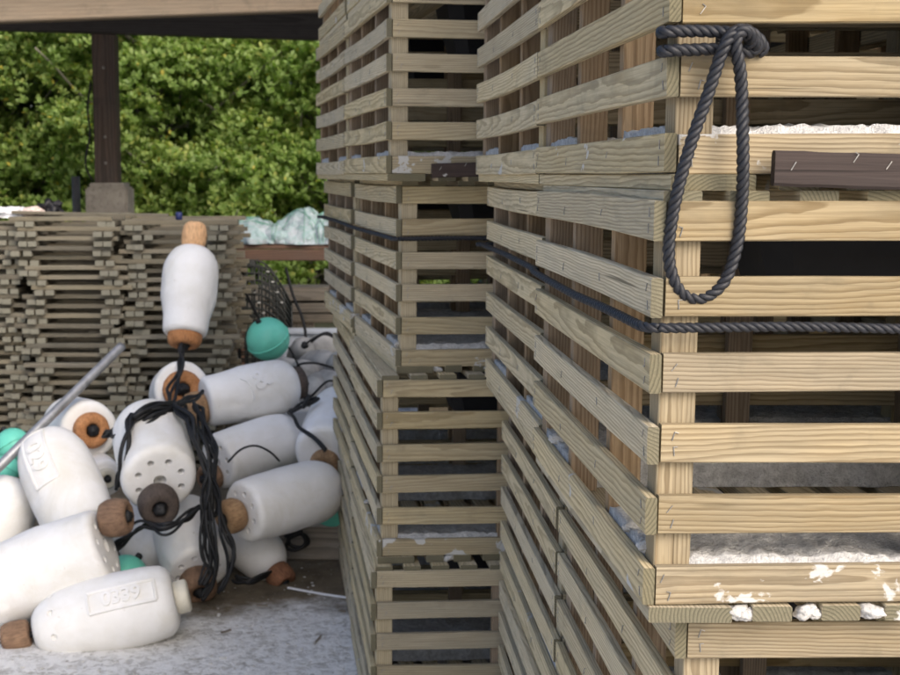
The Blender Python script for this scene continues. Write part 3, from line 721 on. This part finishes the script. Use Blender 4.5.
cords('hanging_cord', [
  ([at(205, 470, 4.0), at(208, 500, 3.86), at(210, 530, 3.84), at(216, 560, 3.84), at(214, 585, 3.84), at(203, 602, 3.83)], 5),
  ([at(205, 490, 3.9), at(205, 520, 3.84), at(207, 550, 3.83), at(212, 570, 3.83), at(200, 585, 3.8)], 4),
  ([at(212, 480, 3.95), at(222, 520, 3.85), at(231, 548, 3.84), at(228, 575, 3.84), at(218, 595, 3.84)], 4),
 ], 'long loose strands of black cord hanging to the concrete', .0048, .018, 8)
cords('looped_cord', [
  ([at(110, 552, 3.86), at(125, 536, 3.84), at(145, 524, 3.80), at(165, 528, 3.72), at(185, 518, 3.78), at(200, 506, 3.86)], 5),
 ], 'black cord bunched under the charcoal collar', .0055, .016, 11)
cords('single_cord', [([at(228, 462, 4.36), at(240, 450, 4.33), at(255, 446, 4.33), at(270, 452, 4.36), at(280, 462, 4.42)], 1)], 'thin dark cord arched over the drilled buoy end', .0045, .004, 12)
cords('tied_cord', [
  ([at(288, 412, 4.62), at(298, 425, 4.5), at(312, 436, 4.42), at(326, 450, 4.38)], 2),
  ([at(290, 412, 4.7), at(300, 404, 4.62), at(312, 400, 4.6), at(318, 398, 4.62)], 3), ([at(304, 408, 4.6), at(308, 402, 4.58), at(311, 395, 4.58)], 2),
 ], 'short tied cord by the buoy against the rearmost traps', .0062, .010, 13)
cords('cord_clump', [([at(236, 578, 4.02), at(250, 582, 4.0), at(262, 577, 4.05), at(270, 572, 4.1)], 4)], 'clump of black cord lying by the rust coloured collar', .005, .02, 14)
cords('coiled_cord', [([at(286, 535, 4.28), at(296, 532, 4.26), at(306, 535, 4.27), at(308, 543, 4.28), at(298, 548, 4.27), at(288, 545, 4.28), at(290, 537, 4.27), at(302, 534, 4.25)], 2)], 'small coil of black cord lying on the old timber', .007, .01, 15)
cords('end_cord', [([at(-12, 650, 3.58), at(2, 645, 3.58), at(8, 641, 3.575), at(38, 632, 3.57)], 2)], 'black cord running out of the flat lying buoy', .0085, .004, 16)

# old timber beside the traps and splinters
tm = stick_mesh('old_timber', 1.5, .13, .135, MAT['timber'], ch=.008, seg=12, bow=.006, seed=3)
o = link('old_timber', tm, None, (on_z(300, 572).x + .25, 4.44, .0685), (0, 0, R(-2))); tag(o, 'old grey timber beam lying on the concrete behind the traps', 'timber')
o.rotation_euler = (math.pi/2, 0, R(-2)); o.location.z = .066
sm_ = stick_mesh('wood_splinter', .24, .006, .016, MAT['cloth'], ch=.002, seg=6, bow=.006, seed=4)
o = link('wood_splinter', sm_, None, on_z(322, 595) + Vector((0, 0, .006)), (R(80), R(1), R(-24))); tag(o, 'pale wood splinter lying on the dirty concrete by the traps', 'splinter')
rr = random.Random(5); bm = bmesh.new()
for k in range(260):
    p = on_z(rr.uniform(-20, 350), rr.uniform(560, 690)); s = rr.uniform(.0015, .005)*(2 if rr.random() < .06 else 1)
    bmesh.ops.create_icosphere(bm, subdivisions=1, radius=s, matrix=Matrix.Translation(p + Vector((0, 0, s*.3))) @ Matrix.Diagonal((rr.uniform(.7, 1.8), rr.uniform(.7, 1.5), .6, 1)))
o = link('concrete_crumbs', me_from(bm, 'concrete_crumbs', MAT['lime'])); o['kind'] = 'stuff'; tag(o, 'white crumbs of concrete scattered over the yard floor', 'crumbs')

chip_meshes = [stick_mesh('wood_chip', l, .004, w_, MAT['timber'], ch=.001, seg=2, bow=.003, seed=60+i) for i, (l, w_) in enumerate(((.035, .009), (.06, .006), (.022, .010)))]
for k, (px_, py_) in enumerate(((262, 606), (318, 640), (342, 612), (226, 632))):
    o = link('wood_chip', chip_meshes[k % 3], None, on_z(px_, py_) + Vector((0, 0, .003)), (math.pi/2, 0, k*1.3)); tag(o, 'small dry wood chip lying on the yard floor', 'wood chip', 'wood chips on the yard floor')
# ------------------------------------------------------------------ stacks of flat lath panels
PT1, PT2 = .0185, .0225
ORD = 'topmost second third fourth fifth sixth seventh eighth ninth tenth eleventh twelfth thirteenth fourteenth fifteenth sixteenth seventeenth eighteenth nineteenth twentieth'.split()
ORD += ['twenty-' + w for w in 'first second third fourth fifth sixth seventh eighth ninth'.split()] + ['thirtieth']
def panel_stack(px0, Y, wpx, ytop, seed, which, dep=.62, jx=.03):
    rr = random.Random(seed); w = D(wpx, Y); x0 = x_at(px0, Y, .8)
    ztop = at(px0, ytop, Y).z; n = int(round(ztop/(PT1+PT2)))
    rails = [stick_mesh('rail', w*rr.uniform(.96, 1.12), PT1, .036, MAT['panel'], ch=.0015, seg=2, bow=.002, seed=seed*10+i) for i in range(3)]
    cross = [stick_mesh('cross_slat', dep, PT2-.0005, .036, MAT['panel'], ch=.0015, seg=2, bow=.001, seed=seed*10+5+i) for i in range(3)]
    ph = (ztop/n); drift = 0
    for k in range(n):
        drift = drift*.75 + rr.uniform(-1, 1)*jx*.8
        top = k == n-1
        t = empty('lath_panel', (x0 + drift + (n-k)*.0006, Y + rr.uniform(-.02, .02), k*ph), rr.uniform(-.018, .018))
        tag(t, ('topmost flat lath panel ' if top else ORD[n-1-k] + ' flat lath panel from the top ') + which, 'panel', 'flat lath panels stacked ' + which)
        ofs = rr.choice((.0, .006, .012, .03))
        for xx in (ofs + .026, ofs + .068, w - ofs - .066, w - ofs - .024):
            link('cross_slat', rr.choice(cross), t, (xx + rr.uniform(-.004, .004), dep/2 + rr.uniform(-.02, .01), PT2/2), (0, 0, 0)).rotation_euler = Euler((math.pi/2, 0, math.pi/2))
        for yy in (.03 + rr.uniform(-.012, .02), .22, .40, dep-.03):
            link('rail', rr.choice(rails), t, (w/2 + rr.uniform(-.025, .025), yy, PT2 + PT1/2)).rotation_euler = Euler((math.pi/2, 0, 0))
panel_stack(-88, 5.52, 112, 226, 31, 'in the pile with the cloth on it')
panel_stack(18, 5.46, 102, 217, 32, 'in the pile beside the concrete pier')
panel_stack(119, 5.50, 110, 221, 33, 'in the pile behind the upright buoy', .66, .034)
# things lying on the panels
zt = at(20, 217, 5.46).z
o = link('white_cloth', lump('white_cloth', .12, .10, .035, MAT['cloth'], .5, 1.6, 4, 3, -.012), None, (at(-2, 212, 5.6).x, 5.62, at(0, 217.5, 5.6).z + .012)); tag(o, 'crumpled white cloth lying on the lath panels', 'cloth')
o = link('pink_rag', lump('pink_rag', .045, .05, .026, MAT['pink'], .4, 1.6, 4, 4, -.012), None, (at(33, 212, 5.6).x, 5.6, at(33, 216, 5.6).z + .014)); tag(o, 'pale pink rag beside the black bag on the panels', 'rag')
o = link('black_bag', lump('black_bag', .05, .05, .04, MAT['blackbag'], .5, 1.8, 4, 5, -.02), None, (at(49, 208, 5.65).x, 5.66, at(49, 215, 5.65).z + .022)); tag(o, 'small crumpled black bag on top of the lath panels', 'bag')
o = link('bottle_cap', me_from(lathe([(0, 0), (0, .012), (.004, .015), (.03, .015), (.034, .012), (.034, 0)], 20), 'bottle_cap', MAT['cap'], True), None, at(179, 220, 5.6), (0, R(-90), 0)); tag(o, 'tiny dark blue cap standing on the lath panels', 'cap')
bs = stick_mesh('loose_slat', .66, .012, .03, MAT['panel'], seg=4, bow=.004, seed=8)
o = link('long_lath', bs, None, (at(90, 214, 5.55).x, 5.56, at(90, 216, 5.55).z + .010), (R(90), R(1.2), R(3))); tag(o, 'long loose slat lying over the top of the panel piles', 'slat')

# ------------------------------------------------------------------ roof post, pier, beams, roof
Yp = 8.0
pb = at(106, 187, Yp); pz = pb.z
bm = bmesh.new(); pw = D(42, Yp)
root = empty('concrete_pier', (pb.x, Yp + pw/2, 0)); tag(root, 'square grey concrete pier under the dark roof post', 'pier')
link('shaft', box_mesh('shaft', pw, pw, pz, MAT['pier'], .012), root, (0, 0, pz/2))
link('base_plate', box_mesh('base_plate', pw*.82, pw*.82, .025, MAT['pier'], .004), root, (0, 0, pz + .0125))
zt2 = at(106, 33, Yp).z; w = D(23, Yp)
root = empty('roof_post', (at(102.5, 100, Yp).x, Yp + pw/2, pz + .025)); tag(root, 'dark brown roof post standing on the concrete pier', 'post')
h = zt2 - pz - .025
o = link('shaft', stick_mesh('shaft', h, w, w, MAT['postdark'], ch=.006, seg=4), root, (0, 0, h/2), (0, math.pi/2, 0))
for zz in (.12, .28, h-.2): link('bolt', lump('bolt', .01, .006, .01, MAT['steel'], .05, 1, 2), root, (0, -w/2-.003, zz))
bm = bmesh.new(); P = [Vector((-w/2-.012, -w/2, 0.01)), Vector((-w/2-.05, -w/2-.02, .12)), Vector((-w/2-.02, -w/2-.01, .3)), Vector((-w/2-.03, -w/2-.01, .45)), Vector((-w/2-.008, -w/2, .62))]
tube(bm, resample(smooth_path(P, 10), .02), .007, 6); link('cable', me_from(bm, 'cable', MAT['cord'], True), root)
q = at(77, 186, 8.2); bm = bmesh.new(); tube(bm, [Vector((0, 0, 0)), Vector((0, 0, q.z + .06))], D(4.2, 8.2), 16)
o = link('pipe_stub', me_from(bm, 'pipe_stub', MAT['stub'], True), None, (q.x, 8.2, 0), (0, R(-.3), 0)); tag(o, 'short dark grey pipe standing beside the concrete pier', 'pipe')
def beam(name, pA, pB, hh, tt, mat, label):
    d = pB - pA; L = d.length
    me = stick_mesh(name, L, tt, hh, mat, ch=.006, seg=6)
    o = link(name, me, None, (pA+pB)/2 + Vector((0, 0, hh/2))); o.rotation_mode = 'QUATERNION'; o.rotation_quaternion = d.to_track_quat('X', 'Z')
    tag(o, label, 'beam'); return o
a, b = at(0, 30.5, 8.0), at(330, 40.5, 8.05); d = (b-a)
beam('roof_beam', a - d*1.2, b + d*1.6, .20, .12, MAT['beam'], 'dark roof beam resting on the post')
a, b = at(0, 23, 6.0), at(345, 10.5, 6.0); d = (b-a)
beam('header_beam', a - d*1.2, b + d*1.4, .24, .09, MAT['header'], 'tan header beam along the near edge of the roof')
# roof sheet above the two beams
bm = bmesh.new(); prof = []
x0, x1 = -6.2, 3.6
c1_, c2_ = at(150, 15, 6.0).z + .33, at(150, 35, 8.0).z + .30
nx = 120; rows = []
for (y, z) in ((5.55, c1_ + .02), (7, (c1_+c2_)/2 + .02), (8.5, c2_ + .02)):
    for dz in (0,): rows.append([bm.verts.new((x0+(x1-x0)*i/nx, y, z + .012*math.sin(i*math.pi/2) - .022*(x0+(x1-x0)*i/nx))) for i in range(nx+1)])
for a_, b_ in zip(rows, rows[1:]):
    for i in range(nx): bm.faces.new((a_[i], a_[i+1], b_[i+1], b_[i]))
root = empty('shed_roof', (0, 7, 0)); tag(root, 'dark shed roof over the lath panels', 'roof')
me = me_from(bm, 'roof_sheet', MAT['roof']); o = link('roof_sheet', me, root, (0, -7, 0))
sdm = o.modifiers.new('thick', 'SOLIDIFY'); sdm.thickness = .004
for k in range(7):
    x = -5.6 + k*1.4; me = stick_mesh('rafter', 2.9, .05, .09, MAT['beam'], ch=.004, seg=2)
    r_ = link('rafter', me, root, (x, 0.0, (c1_+c2_)/2 - .045 - .022*x)); r_.rotation_euler = Euler((0, 0, math.pi/2))
for px_, Y_ in ((-330, 6.0), (560, 6.0), (-420, 8.1), (640, 8.15)):
    hgt = at(px_, 20, Y_).z if Y_ < 7 else at(px_, 33, Y_).z
    hgt = min(hgt, 2.1)
    root2 = empty('side_roof_post', (at(px_, 100, Y_).x, Y_ + (.1 if Y_ < 7 else .0), 0)); tag(root2, 'dark roof post holding the far end of a roof beam', 'post', 'outer roof posts')
    link('shaft', stick_mesh('shaft', hgt, .12, .12, MAT['postdark'], ch=.006, seg=4), root2, (0, 0, hgt/2), (0, math.pi/2, 0))

# ------------------------------------------------------------------ rail, net bag, wire cage, far timbers, tub of small buoys
Yr = 6.7
a = at(229, 255, Yr); b = at(345, 256, Yr); hh = D(11, Yr)
root = empty('brown_bench', (a.x, Yr, 0)); tag(root, 'low brown wooden bench rail holding the net bundle', 'bench')
Lr = (b-a).length + .35
link('rail', stick_mesh('rail', Lr, .05, hh, MAT['rail'], ch=.004, seg=4), root, (Lr/2, 0, a.z))
link('top_board', stick_mesh('top_board', Lr, .35, .022, MAT['rail'], ch=.003, seg=4), root, (Lr/2, .19, a.z + hh/2 + .012))
for x, y in ((.03, .04), (Lr-.03, .04), (.03, .33), (Lr-.03, .33)):
    hl = a.z + hh/2 if y > .1 else a.z - hh/2
    link('leg', stick_mesh('leg', hl, .05, .05, MAT['rail'], ch=.004, seg=2), root, (x, y, hl/2), (0, math.pi/2, 0))
ztop = a.z + hh/2 + .023
def net_mat():
    m, nt, b = new_mat('pale_net'); tc = N(nt, 'ShaderNodeTexCoord')
    n1 = nz(nt, mapv(nt, tc.outputs['Object'], (14, 9, 22)), 1, 6, .65, 1.2); n2 = nz(nt, tc.outputs['Object'], 55, 5, .7, .8)
    col = mix(nt, ramp(nt, n1, [(.38, 0.0), (.6, 1.0)]), (.62, .68, .76), (.40, .57, .60))
    col = mix(nt, M_(nt, 'MULTIPLY', ramp(nt, n2, [(.55, 0.0), (.66, 1.0)]), .7), col, (.16, .38, .31))
    nt.links.new(col, b.inputs['Base Color']); b.inputs['Roughness'].default_value = .45
    bump(nt, b, M_(nt, 'ADD', n1, n2), .8, .02); return m
MAT['net'] = net_mat(); MAT['netcord'] = plain('green_net_cord', (.22, .45, .38), .6)
root = empty('net_bundle', (a.x, Yr + .15, ztop)); tag(root, 'bundle of pale blue green netting heaped on the bench', 'net')
for k, (px_, wx, hy, sd_) in enumerate(((252, 27, 24, 1), (276, 20, 16, 5), (304, 30, 29, 8), (326, 18, 27, 4))):
    c = at(px_, 240, Yr + .15)
    link('net_fold', lump('net_fold', D(wx, Yr), .15, D(hy, Yr), MAT['net'], .22, 1.1, 5, sd_, -.012), root, (c.x - a.x, 0, .016))
    bm = bmesh.new(); bmesh.ops.create_icosphere(bm, subdivisions=3, radius=1); so_ = Vector((sd_*3.1, sd_*1.7, sd_*.9))
    for j in range(7):
        P = []
        ax = Vector((rr.uniform(-1, 1), rr.uniform(-1, 1), rr.uniform(-.3, .3))).normalized(); u_ = ax.orthogonal().normalized(); v_ = ax.cross(u_)
        for i in range(15):
            tt = math.pi*i/14; n_ = (u_*math.cos(tt) + v_*math.sin(tt)*(1 if v_.z >= 0 else -1)).normalized()
            dd = mnoise.fractal(n_*1.1 + so_, .8, 2.1, 5); cc = n_*(1.01 + .22*dd); q_ = Vector((cc.x*D(wx, Yr), cc.y*.15, max(-.008, cc.z*D(hy, Yr)))); P.append(q_)
        if j == 0: bm.free(); bm = bmesh.new()
        tube(bm, P, .0022, 5)
    link('net_cord', me_from(bm, 'net_cord', MAT['netcord'], True), root, (c.x - a.x, 0, .018))

# wire cage
Yc = 6.15
c0 = at(240, 320, Yc); cw, cdp = D(52, Yc), .40; ztopc = at(250, 266, Yc).z
root = empty('wire_cage', (c0.x, Yc, 0), R(6)); tag(root, 'black wire mesh trap standing under the bench rail', 'wire trap')
def grid(parent, P0, U, V, nu, nv, r, arch=0):
    bm = bmesh.new()
    def pt(u, v):
        return P0 + U*u + V*v*(1 - arch*max(0, u-.35)**2)
    for i in range(nu+1): tube(bm, [pt(i/nu, j/6) for j in range(7)], r, 5)
    for j in range(nv+1): tube(bm, [pt(i/10, j/nv) for i in range(11)], r, 5)
    o = link('wire_panel', me_from(bm, 'wire_panel', MAT['wire'], True), parent); return o
zv = Vector((0, 0, ztopc)); zb = Vector((0, 0, .0))
grid(root, Vector((0, 0, .01)), Vector((cw, 0, 0)), Vector((0, 0, ztopc-.01)), 7, 26, .0050, .5)
grid(root, Vector((0, cdp, .01)), Vector((cw, 0, 0)), Vector((0, 0, ztopc-.01)), 7, 26, .0050, .5)
grid(root, Vector((0, 0, .01)), Vector((0, cdp, 0)), Vector((0, 0, ztopc-.01)), 10, 26, .0045)
grid(root, Vector((cw, 0, .01)), Vector((0, cdp, 0)), Vector((0, 0, (ztopc-.01)*.79)), 10, 20, .0045)
grid(root, Vector((0, 0, ztopc)), Vector((0, cdp, 0)), Vector((cw*.35, 0, 0)), 10, 3, .003)
for k in range(9):
    link('clip', lump('clip', .009, .004, .004, MAT['clip'], .2, 2, 2), root, (cw*(.1+.8*((k*37) % 9)/9), -.006, ztopc*(.97 - .055*(k % 5))))
bm = bmesh.new()
tube(bm, resample(smooth_path([at(237, 262, 6.1), at(240, 280, 6.06), at(252, 305, 5.9), at(263, 326, 5.6)], 10), .03), .007, 7)
tube(bm, resample(smooth_path([at(286, 268, 6.1), at(293, 295, 6.0), at(303, 320, 5.9), at(306, 345, 5.8), at(299, 362, 5.7), at(294, 360, 5.7), at(294, 340, 5.75)], 10), .03), .007, 7)
o = link('cage_cord', me_from(bm, 'cage_cord', MAT['cord'], True)); tag(o, 'slack black cord draped from the wire trap', 'cord')
# planks behind
for k, (y0, y1, dx) in enumerate(((287, 301, 0), (303, 313, -.1), (314, 323, .08))):
    za, zb_ = at(300, y1, 7.6).z, at(300, y0, 7.6).z
    me = stick_mesh('stacked_plank', 2.6, .2, zb_ - za - .003, MAT['timber'], ch=.004, seg=4, seed=20+k)
    o = link('stacked_plank', me, None, (at(300, 300, 7.6).x + .55 + dx, 7.7, (za+zb_)/2)); tag(o, ['upper', 'middle', 'lower'][k] + ' grey plank stacked behind the wire trap', 'plank', 'grey planks beyond the bench')
zlow = at(300, 323, 7.6).z
for dx in (-.5, 1.5):
    o = link('plank_trestle', stick_mesh('plank_trestle', zlow-.002, .12, .16, MAT['timber'], ch=.006, seg=2, seed=33), None, (at(300, 300, 7.6).x + .5 + dx, 7.7, zlow/2), (0, math.pi/2, 0)); tag(o, 'grey wooden block carrying the stacked planks', 'block', 'blocks under the planks')
# tub of small buoys
Yt = 5.35
c = at(318, 375, Yt); rimz = at(318, 336, 5.95).z; tw_, td_ = .62, .75; th_ = .03
root = empty('white_tub', (c.x + .12, Yt + .27, 0)); tag(root, 'white plastic tub filled with small buoys behind the heap', 'tub')
for nm, sx, sy, sz, lx, ly, lz in (('back_wall', tw_, .02, rimz, 0, td_/2, rimz/2), ('front_wall', tw_, .02, rimz*.62, 0, -td_/2, rimz*.31), ('side_wall', .02, td_-.022, rimz*.62, -tw_/2+.01, 0, rimz*.31), ('side_wall', .02, td_-.022, rimz*.62, tw_/2-.01, 0, rimz*.31), ('bottom', tw_-.05, td_-.03, .02, 0, 0, .04)):
    link(nm, box_mesh(nm, sx, sy, sz, MAT['tub'], .004), root, (lx, ly, lz))
link('rim', box_mesh('rim', tw_+.03, .05, .03, MAT['tub'], .008), root, (0, td_/2, rimz+.016))
rr = random.Random(12)
k = 0
for (px_, py_, Y_, dpx, ax) in ((306, 372, 5.45, 24, (-.5, -1, .3)), (322, 362, 5.6, 26, (.5, -1, .2)), (302, 350, 5.75, 24, (.2, -1, .4)), (322, 346, 5.8, 24, (-.6, -.8, .1)), (330, 385, 5.4, 30, (.3, -1, .1)), (312, 392, 5.3, 28, (-.2, -1, -.1)), (338, 366, 5.5, 25, (.2, -.7, .5)), (290, 372, 5.5, 28, (-.8, -.5, .3)), (345, 392, 5.35, 30, (0, -1, .3))):
    c = at(px_, py_, Y_); dv = Vector(ax).normalized(); L = .22
    b_ = make_buoy(c - dv*L*.6, c + dv*L*.4, D(dpx, Y_), 'small dull white buoy with dark cord end in the white tub', holes=False, mat='dull', nose=.9, taper=.97, group='small buoys in the white tub')
    link('cord_knot', lump('cord_knot', .017, .017, .017, MAT['cord'], .4, 2.4, 3, k), b_, (L-.004, 0, 0))
    bm = bmesh.new(); tube(bm, resample(smooth_path([Vector((L, 0, 0)), Vector((L+.03, .03, .02)), Vector((L+.02, .10, .03+.01*k)), Vector((L-.04, .16, .02))], 8), .01), .005, 6)
    link('tail_cord', me_from(bm, 'tail_cord', MAT['cord'], True), b_); k += 1

# ------------------------------------------------------------------ mangrove trees
def crown_mesh(seed, W=1.55, Dp=1.2, H=4.6, nclump=130, per=112):
    rs = np.random.RandomState(seed); V = []; T = []
    centers = []
    for i in range(nclump):
        for _ in range(40):
            p = np.array([rs.uniform(-W, W), rs.uniform(-Dp, Dp), rs.uniform(.15, H)])
            f = p[2]/H; lim = 1.0 if f < .75 else 1.0 - (f-.75)*2.0
            if (p[0]/W)**2 + (p[1]/Dp)**2 < lim**2 and (p[1] < .5 or rs.rand() < .35): break
        centers.append(p)
    for i in range(90):
        f = rs.uniform(.05, .92); x = rs.uniform(-W, W); yy = -Dp*math.sqrt(max(0, 1-(x/W)**2))*rs.uniform(.75, 1.05); centers.append(np.array([x, yy, f*H]))
    unit = lambda a: a/(np.linalg.norm(a, axis=-1, keepdims=True) + 1e-9)
    cs, crs, tones = [], [], []
    for c in centers:
        cr = rs.uniform(.26, .50) if len(cs) < nclump else rs.uniform(.16, .30); n = int(per*(cr/.4)**2); cs.append(np.repeat(c[None], n, 0)); crs.append(np.full(n, cr)); tones.append(np.full(n, rs.uniform(-.14, .14)))
    c = np.concatenate(cs); cr = np.concatenate(crs)[:, None]; tone = np.concatenate(tones); m = len(c)
    u = unit(rs.normal(size=(m, 3))); flip = u[:, 2] < -.35; u[flip, 2] *= -1
    tip = c + u*cr*rs.uniform(.55, 1.06, (m, 1))*np.array([1.1, 1.0, .78]); tip[:, 2] = np.maximum(tip[:, 2], .05)
    axis = unit(u*.75 + np.array([0, -.22, .72])); o1 = unit(np.cross(axis, [.3, .5, .81])); o2 = np.cross(axis, o1)
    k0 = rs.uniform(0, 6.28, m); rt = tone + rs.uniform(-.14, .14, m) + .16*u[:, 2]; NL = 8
    vs, ts = [], []
    for q in range(NL):
        a = k0 + q*2.4 + rs.uniform(-.3, .3, m); spread = .5 + .5*q/NL
        d = unit(axis*(1-spread*.62) + (o1*np.cos(a)[:, None] + o2*np.sin(a)[:, None])*spread)
        s_ = unit(np.cross(d, axis)); nn = np.cross(s_, d)
        L = rs.uniform(.032, .066, (m, 1)); w = L*rs.uniform(.24, .31, (m, 1)); b0 = tip + rs.normal(size=(m, 3))*.012
        vs.append(np.stack([b0, b0 + d*L*.55 + s_*w + nn*L*.06, b0 + d*L, b0 + d*L*.55 - s_*w + nn*L*.06], 1))
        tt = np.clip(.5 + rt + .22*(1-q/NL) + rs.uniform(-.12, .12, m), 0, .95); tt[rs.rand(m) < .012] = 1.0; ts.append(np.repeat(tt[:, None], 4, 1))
    verts = np.concatenate(vs); tint = np.concatenate(ts); n = len(verts)
    me = bpy.data.meshes.new('crown'); me.vertices.add(n*4); me.vertices.foreach_set('co', verts.ravel())
    me.loops.add(n*4); me.loops.foreach_set('vertex_index', np.arange(n*4)); me.polygons.add(n)
    me.polygons.foreach_set('loop_start', np.arange(n)*4); me.polygons.foreach_set('loop_total', np.full(n, 4))
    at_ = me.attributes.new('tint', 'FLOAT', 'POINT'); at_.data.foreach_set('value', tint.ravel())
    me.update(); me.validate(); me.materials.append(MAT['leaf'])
    # trunk and limbs to the clumps
    bm = bmesh.new(); rr2 = random.Random(seed)
    tp = [Vector((0, .2, -.05)), Vector((.08, .25, .9)), Vector((-.1, .2, 2.0)), Vector((.05, .25, 3.1)), Vector((0, .2, 4.0))]
    P = resample(smooth_path(tp, 8), .12); tube(bm, P, lambda t: .075*(1-t) + .018, 8)
    for c in centers[::5]:
        c = Vector(c); k = min(range(len(P)), key=lambda i: (P[i] - (c - Vector((0, 0, .5)))).length); s_ = P[k]
        md = s_.lerp(c, .5) + Vector((rr2.uniform(-.15, .15), rr2.uniform(-.15, .15), -.08))
        tube(bm, resample(smooth_path([s_, md, c, c + (c-md).normalized()*rr2.uniform(.1, .42)], 6), .09), lambda t: .024*(1-t) + .005, 5)
    for a in range(6):
        an = a*1.05 + seed; tube(bm, resample(smooth_path([Vector((.04*math.cos(an), .22, .75)), Vector((.35*math.cos(an), .22+.35*math.sin(an), .5)), Vector((.55*math.cos(an), .22+.55*math.sin(an), -.03))], 6), .09), .022, 6)
    tr = me_from(bm, 'trunk', MAT['bark'], True)
    return me, tr
crowns = [crown_mesh(s) for s in (3, 11, 27)]
rr = random.Random(99)
tree_notes = ['mangrove tree far out beyond the lath panel piles', 'mangrove tree left of the roof post beyond the panels', 'leafy mangrove tree right behind the dark roof post', 'mangrove tree between the roof post and the trap stacks', 'mangrove tree beyond the net bundle and wire trap', 'mangrove tree hidden behind the tall trap stacks', 'mangrove tree seen only through the trap slats', 'mangrove tree at the far end of the thicket']
xs = [-6.6, -4.9, -3.3, -1.75, -.25, 1.4, 3.2, 5.0]
for i, x in enumerate(xs):
    cm, tm_ = crowns[i % 3]
    t = empty('mangrove_tree', (x + rr.uniform(-.2, .2), 12.6 + rr.uniform(-.35, .35), 0), rr.uniform(-.25, .25)); t.scale = (1, 1, rr.uniform(.94, 1.06))
    tag(t, tree_notes[i], 'tree', 'mangrove trees behind the yard')
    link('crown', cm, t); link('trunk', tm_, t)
for i, x in enumerate([-7.8, -5.6, -3.9, -2.4, -.8, .9, 2.6, 4.4]):
    cm, tm_ = crowns[(i+1) % 3]
    t = empty('mangrove_tree', (x + rr.uniform(-.2, .2), 14.7 + rr.uniform(-.4, .4), 0), rr.uniform(-.25, .25)); t.scale = (1.15, 1.1, rr.uniform(1.1, 1.2))
    tag(t, 'tall mangrove tree in the second rank of the thicket', 'tree', 'mangroves in the second rank')
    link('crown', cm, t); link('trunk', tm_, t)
